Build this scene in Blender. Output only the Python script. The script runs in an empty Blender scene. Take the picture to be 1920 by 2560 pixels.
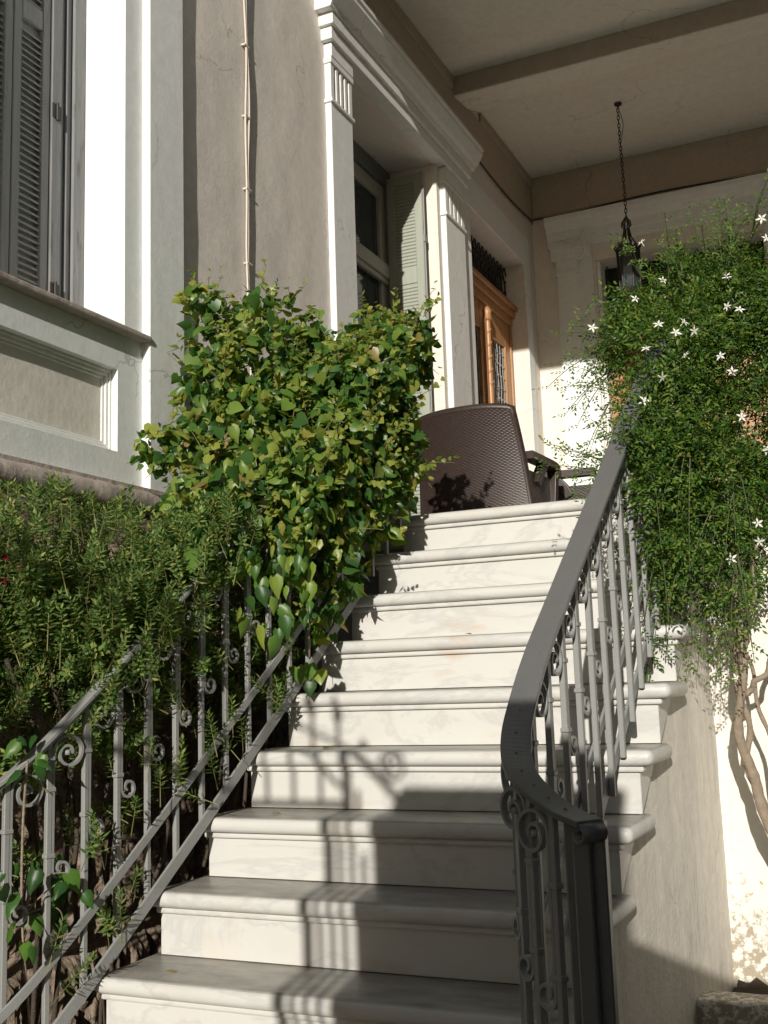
import bpy, bmesh, math, random
import numpy as np
from mathutils import Vector, Matrix, noise
R = math.radians
random.seed(7); rng = np.random.default_rng(11)
sc = bpy.context.scene
COL = sc.collection

# ------------------------------------------------------------------ mesh builder
class MB:
    def __init__(s): s.v = []; s.f = []; s.sm = []
    def add(s, vs, fs, smooth=False):
        o = len(s.v); s.v.extend(tuple(map(float, p)) for p in vs)
        for f in fs: s.f.append(tuple(i + o for i in f)); s.sm.append(smooth)
        return s
    def box(s, x0, x1, y0, y1, z0, z1, shear=0.0):
        h = lambda y: shear * y
        vs = [(x0 + h(y0), y0, z0), (x1 + h(y0), y0, z0), (x1 + h(y1), y1, z0), (x0 + h(y1), y1, z0),
              (x0 + h(y0), y0, z1), (x1 + h(y0), y0, z1), (x1 + h(y1), y1, z1), (x0 + h(y1), y1, z1)]
        return s.add(vs, [(0, 3, 2, 1), (4, 5, 6, 7), (0, 1, 5, 4), (1, 2, 6, 5), (2, 3, 7, 6), (3, 0, 4, 7)])
    def prism(s, pts, ax, a, b):
        """polygon pts in the two other axes (order x,y,z minus ax) pushed from a to b"""
        n = len(pts); vs = []
        for c in (a, b):
            for p in pts:
                q = list(p); q.insert(ax, c); vs.append(q)
        fs = [tuple(range(n))[::-1], tuple(range(n, 2 * n))]
        fs += [(i, (i + 1) % n, n + (i + 1) % n, n + i) for i in range(n)]
        return s.add(vs, fs)
    def tube(s, path, r, n=8, smooth=True, caps=True):
        P = [Vector(p) for p in path]; m = len(P); vs = []; fs = []
        rr = r if hasattr(r, '__len__') else [r] * m
        ref = None
        for i in range(m):
            t = (P[min(i + 1, m - 1)] - P[max(i - 1, 0)])
            if t.length < 1e-9: t = Vector((0, 0, 1))
            t.normalize()
            if ref is None:
                ref = t.cross(Vector((0, 0, 1)))
                if ref.length < .05: ref = t.cross(Vector((1, 0, 0)))
            ref = (ref - t * ref.dot(t)).normalized(); b = t.cross(ref)
            for k in range(n):
                a = 2 * math.pi * k / n
                vs.append(P[i] + (ref * math.cos(a) + b * math.sin(a)) * rr[i])
        for i in range(m - 1):
            for k in range(n):
                fs.append((i * n + k, i * n + (k + 1) % n, (i + 1) * n + (k + 1) % n, (i + 1) * n + k))
        s.add(vs, fs, smooth)
        if caps: s.add(vs[:n], [tuple(range(n))[::-1]]); s.add(vs[-n:], [tuple(range(n))])
        return s
    def sweep(s, path, w, h, side=None, smooth=False):
        """rectangular bar along a path; w is the width across, h the thickness"""
        P = [Vector(p) for p in path]; m = len(P); vs = []; fs = []
        for i in range(m):
            t = (P[min(i + 1, m - 1)] - P[max(i - 1, 0)]).normalized()
            sd = Vector(side) if side is not None else t.cross(Vector((0, 0, 1))).normalized()
            u = sd.cross(t).normalized()
            ww = w[i] if hasattr(w, '__len__') else w
            for a, b in ((-1, -1), (1, -1), (1, 1), (-1, 1)):
                vs.append(P[i] + sd * a * ww / 2 + u * b * h / 2)
        for i in range(m - 1):
            for k in range(4):
                fs.append((i * 4 + k, i * 4 + (k + 1) % 4, i * 4 + 4 + (k + 1) % 4, i * 4 + 4 + k))
        fs.append((3, 2, 1, 0)); e = (m - 1) * 4; fs.append((e, e + 1, e + 2, e + 3))
        return s.add(vs, fs, smooth)
    def lathe(s, prof, c, n=16, smooth=True):
        vs = []; fs = []
        for r, z in prof:
            for k in range(n):
                a = 2 * math.pi * k / n
                vs.append((c[0] + r * math.cos(a), c[1] + r * math.sin(a), c[2] + z))
        for i in range(len(prof) - 1):
            for k in range(n):
                fs.append((i * n + k, i * n + (k + 1) % n, (i + 1) * n + (k + 1) % n, (i + 1) * n + k))
        fs.append(tuple(range(n))[::-1]); e = (len(prof) - 1) * n; fs.append(tuple(range(e, e + n)))
        return s.add(vs, fs, smooth)

def link(name, me, parent=None):
    o = bpy.data.objects.new(name, me); COL.objects.link(o)
    if parent is not None:
        o.parent = parent
        m = Matrix.Identity(4); p = parent
        chain = []
        while p is not None: chain.append(p); p = p.parent
        for q in reversed(chain): m = m @ q.matrix_parent_inverse @ q.matrix_basis
        o.matrix_parent_inverse = m.inverted()
    return o
def obj(name, mb, mat, parent=None, bevel=0, seg=2, local=False):
    me = bpy.data.meshes.new(name); me.from_pydata(mb.v, [], mb.f)
    me.polygons.foreach_set('use_smooth', mb.sm); me.update()
    bm = bmesh.new(); bm.from_mesh(me); bmesh.ops.recalc_face_normals(bm, faces=bm.faces); bm.to_mesh(me); bm.free()
    me.materials.append(mat)
    if local:
        o = bpy.data.objects.new(name, me); COL.objects.link(o); o.parent = parent
    else: o = link(name, me, parent)
    if bevel:
        b = o.modifiers.new('Bevel', 'BEVEL'); b.width = bevel; b.segments = seg; b.limit_method = 'ANGLE'; b.angle_limit = R(40)
        b.harden_normals = False
    return o
def tag(o, label=None, cat=None, group=None, kind=None):
    if label: o['label'] = label
    if cat: o['category'] = cat
    if group: o['group'] = group
    if kind: o['kind'] = kind
    return o
def thing(name, label, cat, loc=(0, 0, 0), group=None):
    o = bpy.data.objects.new(name, None); COL.objects.link(o); o.location = loc
    o.empty_display_size = .1
    return tag(o, label, cat, group)
def copy_tree(o, parent):
    c = o.copy(); COL.objects.link(c); c.parent = parent
    for ch in o.children: copy_tree(ch, c)
    return c

# ------------------------------------------------------------------ materials
class NT:
    def __init__(s, name):
        s.m = bpy.data.materials.new(name); s.m.use_nodes = True; s.t = s.m.node_tree; s.t.nodes.clear()
        s.out = s.n('ShaderNodeOutputMaterial'); s.b = s.n('ShaderNodeBsdfPrincipled')
        s.l(s.b.outputs[0], s.out.inputs[0])
    def n(s, t, **k):
        x = s.t.nodes.new(t)
        for a, b in k.items(): setattr(x, a, b)
        return x
    def l(s, a, b): s.t.links.new(a, b)
    def coord(s, scale=(1, 1, 1)):
        c = s.n('ShaderNodeTexCoord'); mp = s.n('ShaderNodeMapping'); mp.inputs['Scale'].default_value = scale
        s.l(c.outputs['Object'], mp.inputs['Vector']); return mp.outputs[0]
    def noise(s, scale, detail=4, rough=.55, stretch=(1, 1, 1), dist=0):
        x = s.n('ShaderNodeTexNoise'); s.l(s.coord(stretch), x.inputs['Vector'])
        x.inputs['Scale'].default_value = scale; x.inputs['Detail'].default_value = detail
        x.inputs['Roughness'].default_value = rough; x.inputs['Distortion'].default_value = dist
        return x.outputs['Fac']
    def ramp(s, fac, stops):
        r = s.n('ShaderNodeValToRGB'); e = r.color_ramp.elements
        while len(e) < len(stops): e.new(.5)
        for el, (p, c) in zip(e, stops):
            el.position = p; el.color = (*c, 1) if len(c) == 3 else c
        s.l(fac, r.inputs[0]); return r.outputs[0]
    def mix(s, fac, a, b, mode='MIX'):
        x = s.n('ShaderNodeMix', data_type='RGBA', blend_type=mode)
        for v, i in ((fac, 0), (a, 6), (b, 7)):
            if hasattr(v, 'is_linked') or hasattr(v, 'links'): s.l(v, x.inputs[i])
            elif i == 0: x.inputs[0].default_value = v
            else: x.inputs[i].default_value = (*v, 1)
        return x.outputs[2]
    def math(s, op, a, b=None):
        x = s.n('ShaderNodeMath', operation=op)
        for v, i in ((a, 0), (b, 1)):
            if v is None: continue
            if hasattr(v, 'links'): s.l(v, x.inputs[i])
            else: x.inputs[i].default_value = v
        return x.outputs[0]
    def bump(s, h, strength=.3, dist=.01):
        x = s.n('ShaderNodeBump'); x.inputs['Strength'].default_value = strength; x.inputs['Distance'].default_value = dist
        s.l(h, x.inputs['Height']); s.l(x.outputs[0], s.b.inputs['Normal'])
    def base(s, c):
        if hasattr(c, 'links'): s.l(c, s.b.inputs['Base Color'])
        else: s.b.inputs['Base Color'].default_value = (*c, 1)
    def set(s, **k):
        for a, b in k.items(): s.b.inputs[a].default_value = b
def mul(c, k): return tuple(min(1, x * k) for x in c)
def plaster(name, c, c2=None, rough=.9, bump=.25, streak=False, bs=60, wear=.28):
    t = NT(name); c2 = c2 or mul(c, .86)
    big = t.noise(1.6, 5, .6, (1, 1, .45)); fine = t.noise(22, 4, .6)
    col = t.mix(big, c2, c)
    col = t.mix(t.ramp(fine, [(.35, (0, 0, 0)), (.75, (1, 1, 1))]), col, mul(c, 1.07))
    if wear:
        ws = t.noise(9, 6, .7, (1, 1, .10)); col = t.mix(t.ramp(ws, [(.52, (0, 0, 0)), (.78, (wear, wear, wear))]), col, mul(c, .66))
        vo = t.n('ShaderNodeTexVoronoi', feature='DISTANCE_TO_EDGE'); vo.inputs['Scale'].default_value = 1.5; wv = t.n('ShaderNodeVectorMath', operation='ADD'); nz = t.n('ShaderNodeTexNoise'); nz.inputs['Scale'].default_value = 5; nz.inputs['Detail'].default_value = 6
        t.l(t.coord(), nz.inputs['Vector']); sc_v = t.n('ShaderNodeVectorMath', operation='SCALE'); sc_v.inputs['Scale'].default_value = .35; t.l(nz.outputs['Color'], sc_v.inputs[0]); t.l(t.coord(), wv.inputs[0]); t.l(sc_v.outputs[0], wv.inputs[1]); t.l(wv.outputs[0], vo.inputs['Vector'])
        line = t.ramp(vo.outputs['Distance'], [(.002, (1, 1, 1)), (.006, (0, 0, 0))]); gate = t.ramp(t.noise(1.3, 2, .5), [(.54, (0, 0, 0)), (.60, (.75, .75, .75))])
        col = t.mix(t.math('MULTIPLY', line, gate), col, mul(c, .5))
    if streak:
        st = t.noise(26, 6, .7, (1, 1, .06)); st2 = t.noise(7, 5, .7, (1, 1, .25))
        col = t.mix(t.ramp(st, [(.5, (0, 0, 0)), (.8, (.7, .7, .7))]), col, mul(c, .62))
        col = t.mix(t.ramp(st2, [(.62, (0, 0, 0)), (.72, (.75, .75, .75))]), col, mul(c, .4))
    t.base(col); t.set(Roughness=rough); t.b.inputs['Specular IOR Level'].default_value = .25
    h = t.math('ADD', t.noise(bs, 5, .65), t.math('MULTIPLY', t.noise(5, 3, .5), 2.5))
    t.bump(h, bump, .008); return t.m
M = {}
M['white'] = plaster('pale grey-white wall paint', (.77, .79, .775), (.71, .73, .715), bump=.13)
M['tan'] = plaster('taupe plaster', (.72, .675, .615), (.655, .61, .55), bump=.16)
M['trim'] = plaster('off-white trim paint', (.74, .745, .72), (.67, .675, .65), bump=.10, bs=90)
M['panel'] = plaster('beige panel paint', (.70, .665, .605), (.63, .595, .54), bump=.16, bs=40)
M['ceiling'] = plaster('ceiling paint', (.80, .78, .70), (.74, .72, .64), bump=.1)
M['band'] = plaster('brown ceiling band', (.47, .40, .315), (.41, .345, .27), bump=.1)
M['string'] = plaster('streaked plaster', (.68, .645, .58), (.57, .54, .48), bump=.35, streak=True)
M['moulding'] = plaster('weathered moulding', (.42, .365, .325), (.26, .22, .195), bump=.6, bs=30)

def marble(worn=False):
    t = NT('worn white marble' if worn else 'white marble')
    w = t.noise(1.5, 6, .6, (1, 1, 2.6), .9)
    col = t.ramp(w, [(.25, (.51, .50, .475)), (.45, (.545, .54, .515)), (.49, (.475, .474, .46)), (.53, (.55, .545, .52)), (.8, (.515, .505, .48))])
    d = t.noise(5, 5, .6, (1, .5, 1))
    col = t.mix(t.ramp(d, [(.55, (0, 0, 0)), (.78, (.6, .6, .6))]), col, (.54, .48, .40))
    rust = t.noise(3.1, 4, .6, (1.1, 1, 3))
    col = t.mix(t.ramp(rust, [(.60, (0, 0, 0)), (.74, (.5, .5, .5))]), col, (.46, .33, .21))
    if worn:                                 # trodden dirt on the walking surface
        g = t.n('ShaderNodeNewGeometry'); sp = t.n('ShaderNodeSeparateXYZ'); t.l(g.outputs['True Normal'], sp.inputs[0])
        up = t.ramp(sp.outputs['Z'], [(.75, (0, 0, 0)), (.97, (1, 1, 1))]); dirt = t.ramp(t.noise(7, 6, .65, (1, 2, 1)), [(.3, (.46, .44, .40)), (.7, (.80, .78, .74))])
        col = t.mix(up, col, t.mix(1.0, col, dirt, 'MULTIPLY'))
    t.base(col); t.set(Roughness=.42); t.b.inputs['Specular IOR Level'].default_value = .4
    t.bump(t.noise(35, 4, .6), .12, .004); return t.m
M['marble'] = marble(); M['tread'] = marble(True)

def podium():
    t = NT('stained whitewash'); c = t.n('ShaderNodeTexCoord'); sp = t.n('ShaderNodeSeparateXYZ'); t.l(c.outputs['Object'], sp.inputs[0])
    low = t.n('ShaderNodeMapRange'); t.l(sp.outputs['Z'], low.inputs['Value'])
    low.inputs['From Min'].default_value = -1.72; low.inputs['From Max'].default_value = -1.2
    low.inputs['To Min'].default_value = .28; low.inputs['To Max'].default_value = .04
    spk = t.noise(28, 6, .75); msk = t.ramp(t.math('ADD', spk, low.outputs[0]), [(.70, (0, 0, 0)), (.78, (.85, .85, .85))])
    big = t.noise(4, 5, .6); m2 = t.ramp(big, [(.58, (0, 0, 0)), (.7, (.5, .5, .5))])
    col = t.mix(m2, (.76, .73, .66), (.66, .60, .50)); col = t.mix(msk, col, (.30, .25, .17))
    t.base(col); t.set(Roughness=.9); t.bump(t.noise(40, 6, .7), .5, .01); return t.m
M['podium'] = podium()

def iron(name, c, rough=.5):
    t = NT(name); n = t.noise(16, 5, .6); f = t.noise(90, 4, .7)
    col = t.mix(n, mul(c, .82), c); col = t.mix(t.ramp(f, [(.6, (0, 0, 0)), (.72, (.5, .5, .5))]), col, mul(c, 1.3))
    rs = t.noise(24, 6, .75); col = t.mix(t.ramp(rs, [(.66, (0, 0, 0)), (.72, (.8, .8, .8))]), col, (.12, .075, .045))
    t.base(col); t.set(Roughness=rough); t.b.inputs['Specular IOR Level'].default_value = .5
    t.bump(t.noise(70, 4, .6), .25, .004); return t.m
M['iron'] = iron('grey painted iron', (.265, .27, .262), .5); M['rail_iron'] = iron('dark grey painted iron', (.125, .128, .125), .42)
M['black_iron'] = iron('dark wrought iron', (.035, .03, .026), .55)

def stone():
    t = NT('rough brown stone'); n = t.noise(12, 8, .7); m = t.noise(45, 6, .7)
    col = t.ramp(n, [(.3, (.13, .09, .065)), (.5, (.24, .175, .125)), (.7, (.36, .29, .225))])
    col = t.mix(t.ramp(m, [(.45, (0, 0, 0)), (.75, (.8, .8, .8))]), col, (.40, .33, .26))
    t.base(col); t.set(Roughness=.92); t.bump(t.math('ADD', m, n), .9, .02); return t.m
M['stone'] = stone()

def wood(name, c, c2, rough=.55, stretch=(18, 18, 1.2), peel=None):
    t = NT(name); n = t.noise(3, 6, .65, stretch, .6)
    col = t.ramp(n, [(.3, c2), (.7, c)])
    if peel:
        p = t.noise(9, 6, .7, (3, 3, .6)); col = t.mix(t.ramp(p, [(.58, (0, 0, 0)), (.68, (.8, .8, .8))]), col, peel)
    t.base(col); t.set(Roughness=rough); t.bump(n, .25, .004); return t.m
M['orange_wood'] = wood('varnished orange wood', (.47, .245, .105), (.30, .145, .055), .4)
M['green_shutter'] = wood('sage painted wood', (.34, .36, .30), (.29, .31, .26), .6)
M['grey_shutter'] = wood('worn grey painted wood', (.47, .485, .475), (.37, .38, .375), .7, peel=(.26, .26, .25))
M['frame_grey'] = wood('weathered grey frame paint', (.27, .275, .275), (.18, .185, .19), .7, peel=(.11, .105, .10))
M['cream_wood'] = wood('cream painted wood', (.46, .435, .37), (.38, .355, .30), .55)
M['dark_frame'] = wood('dark sage wood', (.16, .165, .145), (.12, .125, .11), .6)

def glass():
    t = NT('dark window glass'); n = t.noise(1.4, 3, .5, (1, 3, .3))
    t.base(t.mix(n, (.015, .019, .022), (.06, .07, .078))); t.set(Roughness=.06); return t.m
M['glass'] = glass()
def plain(name, c, rough=.8, vary=.15, scale=12, bump=.2):
    t = NT(name); n = t.noise(scale, 5, .6); t.base(t.mix(n, mul(c, 1 - vary), mul(c, 1 + vary))); t.set(Roughness=rough)
    t.bump(t.noise(scale * 4, 5, .6), bump, .006); return t.m
M['dark'] = plain('unlit interior', (.012, .012, .011))
M['soil'] = plain('dark soil', (.05, .038, .026), .95, .5, 20, 1)
M['ground'] = plain('pale gravel path', (.17, .15, .12), .95, .3, 14, .6)
M['cable'] = plain('paint-covered cable', (.62, .56, .485), .7)
M['bark'] = plain('brown bark', (.27, .215, .16), .9, .5, 26, 1)
M['dark_bark'] = plain('dark bark', (.06, .045, .032), .9, .4, 30, .9)
M['twig'] = plain('green twig', (.16, .15, .05), .7)
M['jasmine_twig'] = plain('jasmine twig', (.07, .085, .03), .7)
def wicker():
    t = NT('dark brown wicker'); n = t.noise(40, 4, .6)
    t.base(t.mix(n, (.021, .0135, .0115), (.047, .031, .026))); t.set(Roughness=.42); return t.m
M['wicker'] = wicker()
def leafmat(name, stops, trans=.35, rough=.45):
    t = NT(name); g = t.n('ShaderNodeNewGeometry')
    col = t.ramp(g.outputs['Random Per Island'], stops); t.base(col); t.set(Roughness=rough)
    t.b.inputs['Specular IOR Level'].default_value = .35
    tr = t.n('ShaderNodeBsdfTranslucent'); c2 = t.mix(1.0, col, (1.5, 1.5, .55), 'MULTIPLY'); t.l(c2, tr.inputs[0])
    ms = t.n('ShaderNodeMixShader'); ms.inputs[0].default_value = trans
    t.l(t.b.outputs[0], ms.inputs[1]); t.l(tr.outputs[0], ms.inputs[2]); t.l(ms.outputs[0], t.out.inputs[0]); return t.m
M['vine_leaf'] = leafmat('vine leaf', [(0, (.028, .075, .02)), (.3, (.05, .125, .026)), (.62, (.11, .20, .036)), (.82, (.19, .27, .048)), (.96, (.29, .31, .062)), (1, (.25, .17, .07))], .38, .36)
M['dry_leaf'] = leafmat('dry leaf', [(0, (.30, .22, .06)), (1, (.30, .22, .06))], .2, .6)
M['deep_leaf'] = leafmat('deep green leaf', [(0, (.025, .07, .018)), (.6, (.05, .13, .025)), (1, (.10, .20, .03))], .35, .38)
M['young_leaf'] = leafmat('young vine leaf', [(0, (.10, .17, .025)), (.5, (.20, .25, .045)), (1, (.33, .32, .075))], .4, .4)
M['shrub_leaf'] = leafmat('shrub leaf', [(0, (.065, .135, .038)), (.5, (.135, .23, .065)), (.8, (.215, .30, .085)), (1, (.34, .36, .11))], .38)
M['jasmine_leaf'] = leafmat('jasmine leaf', [(0, (.022, .058, .012)), (.45, (.055, .125, .018)), (.8, (.11, .19, .026)), (.96, (.17, .22, .035)), (1, (.20, .16, .05))], .32)
M['petal'] = leafmat('white petal', [(0, (.85, .84, .80)), (1, (.9, .9, .87))], .25, .6)
M['red_petal'] = leafmat('red petal', [(0, (.20, .012, .03)), (1, (.34, .04, .07))], .25, .6)
M['pink_petal'] = leafmat('pink petal', [(0, (.50, .16, .34)), (1, (.62, .32, .45))], .25, .6)

# ------------------------------------------------------------------ stairs
r_, t_ = .18, .2205
SH = .08                                    # the flight leans a little to one side in plan
def xl(y): return SH * y - .004
def xr(y): return 1.2694 + .0865 * y
stairs = thing('staircase', 'white marble staircase with rounded treads climbing from the garden to the porch', 'stairs', (.6, -1.3, -2.16))
for k in range(12):
    y, zt = -k * t_, -k * r_
    L, Rr = xl(y), xr(y)
    st = MB(); st.box(L - .022, Rr + .045, y - .036 + random.uniform(-.002, .002), y + t_ + .055 if k else .12, zt - .046, zt)
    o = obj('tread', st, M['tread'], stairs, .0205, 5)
    o.data.polygons.foreach_set('use_smooth', [True] * len(o.data.polygons))
    rb = MB(); rb.prism([(y, zt - r_ + .001), (y, zt - .0455), (y + t_ - .004, zt - .0455)], 0, L, Rr)
    ro = obj('riser', rb, M['marble'], o, .002, 1)
    fb = MB(); fb.box(L - .008, Rr + .014, y - .014, y + .06, zt - .0635, zt - .0457)
    obj('tread_moulding', fb, M['marble'], o, .006, 2)
# plaster string wall under the right-hand ends
sw = MB()
def xs(y): return xr(y) - .016
n = 24; vs = []; fs = []
ys = np.linspace(-11.9 * t_, .3, 60); zs_n = 30
for i, y in enumerate(ys):
    ztop = .8162 * y - r_ - .006 if y < 0 else -r_ - .006
    for j in range(zs_n + 1):
        z = -2.2 + (ztop + 2.2) * j / zs_n
        dx = .004 * noise.noise((y * 3, z * 3, 1.7)) + .002 * noise.noise((y * 11, z * 8, 4))
        vs.append((xs(y) + dx, y, z))
for i in range(len(ys) - 1):
    for j in range(zs_n):
        a = i * (zs_n + 1) + j; fs.append((a, a + zs_n + 1, a + zs_n + 2, a + 1))
sw.add(vs, fs, True)
core = [(-11.9 * t_, -2.2), (.3, -2.2), (.3, -r_ - .03), (0, -r_ - .03), (-11.9 * t_, .8162 * -11.9 * t_ - r_ - .03)]
vsb = []
for s_, off in ((0, .06), (1, -.02)):
    for (y, z) in core: vsb.append(((xl(y) + off) if s_ == 0 else (xr(y) - .034), y, z))
m_ = len(core)
sw.add(vsb, [tuple(range(m_))[::-1], tuple(range(m_, 2 * m_))] + [(i, (i + 1) % m_, m_ + (i + 1) % m_, m_ + i) for i in range(m_)])
obj('string_wall', sw, M['string'], stairs)

# ------------------------------------------------------------------ house
house = thing('house', 'old neoclassical house with off-white trim, taupe plaster walls and a deep shady porch', 'house', (-.7, 2, -2.16))
H = lambda name, mb, mat, bevel=.003, parent=None, seg=1: obj(name, mb, M[mat], parent or house, bevel, seg)
WX = -.70
def wavy(mb, y0, y1, z0, z1, x, amp=.004, ny=30, nz=30):
    vs = []; fs = []
    for i in range(ny + 1):
        for j in range(nz + 1):
            y = y0 + (y1 - y0) * i / ny; z = z0 + (z1 - z0) * j / nz
            e = min(1, 8 * min(i, ny - i, j, nz - j) / min(ny, nz))
            vs.append((x + e * amp * (noise.noise((y * 2.2, z * 1.6, .3)) + .5 * noise.noise((y * 6, z * 5, 2.3))), y, z))
    for i in range(ny):
        for j in range(nz):
            a = i * (nz + 1) + j; fs.append((a, a + nz + 1, a + nz + 2, a + 1))
    mb.add(vs, fs, True)
# left facade with the shuttered window (opening y -2.1..-.98, z .64..3)
w = MB()
w.box(-1.3, WX, -4.5, -2.1, -.04, 5); w.box(-1.3, WX, -.98, -.87, .64, 5); w.box(-1.3, WX, -2.1, -.98, 3.0, 5)
w.box(-1.3, -.752, -2.1, -.64, -.04, .637)
w.box(-.752, WX, -2.1, -1.02, .50, .637); w.box(-.752, WX, -2.1, -1.02, -.04, .185); w.box(-.752, WX, -1.02, -.87, -.04, .637)
H('facade_wall', w, 'white', 0)
p = MB(); p.box(-1.3, -.665, -.87, -.635, -.04, 5); H('corner_pilaster', p, 'white', .005)
pn = MB()                                                           # stepped frame inside the parapet panel
steps = [(0, .012, -.728), (.012, .026, -.734), (.026, .038, -.742)]
for a, b, xo in steps:
    pn.box(-.751, xo, -2.1, -1.02 - a, .50 - b, .50 - a)
    pn.box(-.751, xo, -2.1, -1.02 - a, .185 + a, .185 + b)
    pn.box(-.751, xo, -1.02 - b, -1.02 - a, .185 + b, .50 - b)
H('panel_moulding', pn, 'trim', .002)
pf = MB(); wavy(pf, -2.1, -1.058, .224, .462, -.748, .002); H('panel_face', pf, 'panel', 0)
sl = MB(); sl.box(-.9, -.655, -2.2, -.865, .637, .662); H('window_sill', sl, 'moulding', .007, None, 2)
# base moulding: half-round course
bmld = MB(); P = []
for y in np.linspace(-4.4, -.52, 160): P.append((-.672 + .003 * noise.noise((y * 3, 0, 0)), y, .002))
bmld.tube(P, [.048 + .004 * noise.noise((y * 9, 3, 1)) - .010 * max(0, noise.noise((y * 17, 8, 2)) - .25) for y in np.linspace(-4.4, -.52, 160)], 18); bmld.box(-.72, -.66, -4.4, -.56, .045, .062); H('base_moulding', bmld, 'moulding', 0)
# rusticated plinth
pl = MB(); vs = []; fs = []
ny, nz = 330, 190; y0, y1, z0, z1 = -3.2, .35, -2.2, -.05
for i in range(ny + 1):
    for j in range(nz + 1):
        y = y0 + (y1 - y0) * i / ny; z = z0 + (z1 - z0) * j / nz
        row = math.floor((z + 2.2) / .34); fz = ((z + 2.2) / .34) % 1
        fy = ((y + (row % 2) * .28) / .62) % 1
        ed = min(min(fz, 1 - fz) * .34, min(fy, 1 - fy) * .62)
        k = min(1, max(0, (ed - .008) / .03))
        d = .028 * noise.noise((y * 14, z * 9, 3)) + .020 * noise.noise((y * 38, z * 20, 7)) + .008 * noise.noise((y * 80, z * 50, 1))
        if z > -.16: x = -.655 + .003 * noise.noise((y * 8, z * 8, 9))
        else: x = -.655 + (.01 + d + .022) * k
        vs.append((x, y, z))
for i in range(ny):
    for j in range(nz):
        a = i * (nz + 1) + j; fs.append((a, a + nz + 1, a + nz + 2, a + 1))
pl.add(vs, fs, False); pl.box(-1.3, -.70, -4.5, .35, -2.2, -.042); H('stone_plinth', pl, 'stone', 0)

# window with the closed grey louvred shutters, set back in the reveal
win = MB(); win.box(-.99, -.935, -2.1, -.98, .642, 3.0); wo = H('window', win, 'dark', 0)
fr = MB()
fr.box(-.935, -.895, -1.05, -.981, .663, 3.0); fr.box(-.935, -.908, -1.12, -1.05, .663, 3.0); fr.box(-.935, -.898, -1.092, -1.078, .663, 3.0)
fr.box(-.935, -.893, -1.178, -1.12, .663, 3.0); fr.box(-.935, -.893, -2.1, -2.04, .663, 3.0); H('window_frame', fr, 'frame_grey', .004, wo)
def shutter(y0, y1, x, par, mat, z0=.672, z1=2.95, mids=((1.82, 1.90),), st=.042, plane='y', pitch=.0262):
    """louvred leaf lying in the plane x = const (plane 'y') or y = const (plane 'x')"""
    def T(mb):
        if plane == 'x': mb.v = [(b, a, c) for a, b, c in mb.v]
        return mb
    s = MB(); s.box(x - .03, x, y0, y0 + st, z0, z1); s.box(x - .03, x, y1 - st, y1, z0, z1)
    for a, b in ((z0, z0 + .07),) + mids + ((z1 - .07, z1),): s.box(x - .029, x - .001, y0 + st, y1 - st, a, b)
    so = H('shutter', T(s), mat, .003, par)
    cuts = [z0 + .07] + [q for m_ in mids for q in m_] + [z1 - .07]
    for za, zb in zip(cuts[0::2], cuts[1::2]):
        lv = MB(); z = za + .004
        lv.box(x - .022, x - .018, y0 + st + .001, y1 - st - .001, za, zb)
        while z < zb - .031:
            lv.add([(x - .028, y0 + st, z + .022), (x - .028, y1 - st, z + .022), (x - .005, y1 - st, z), (x - .005, y0 + st, z),
                    (x - .028, y0 + st, z + .029), (x - .028, y1 - st, z + .029), (x - .005, y1 - st, z + .007), (x - .005, y0 + st, z + .007)],
                   [(0, 1, 2, 3), (7, 6, 5, 4), (3, 2, 6, 7), (0, 4, 5, 1), (0, 3, 7, 4), (1, 5, 6, 2)])
            z += pitch
        H('louvres', T(lv), mat, 0, so)
    return so
for a, b in ((-1.377, -1.182), (-1.577, -1.381), (-1.777, -1.581), (-2.04, -1.785)): shutter(a, b, -.90, wo, 'grey_shutter')
for z in (.80, 1.52, 2.3):
    hg = MB(); hg.tube([(-.889, -1.150, z - .035), (-.889, -1.150, z + .035)], .006, 8); hg.box(-.894, -.890, -1.175, -1.128, z - .028, z + .028)
    H('hinge', hg, 'black_iron', 0, wo)
bw = MB(); bw.box(-1.4, -1.0, -2.1, -.98, .5, 3.05); H('dark_room', bw, 'dark', 0)

# porch wall: plaster with a tall window and the side door
pw = MB()
for a, b, c, d in ((-.55, 1.03, 0, 5), (1.03, 2.36, 2.78, 5), (2.36, 3.0, 0, 5), (3.0, 4.3, 2.72, 5), (4.3, 4.62, 0, 5)):
    pw.box(-1.3, WX - .002 if a == -.55 else WX, a, b, c, d)
pw.box(-1.3, WX - .002, -.64, -.55, -.04, 5)
pw.box(-1.3, WX, -.55, 4.62, -2.2, -.0)
H('porch_wall', pw, 'tan', 0)
pv = MB(); wavy(pv, -.634, .735, 0, 4.2, WX + .003, .006, 60, 60); H('plaster_face', pv, 'tan', 0)
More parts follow.
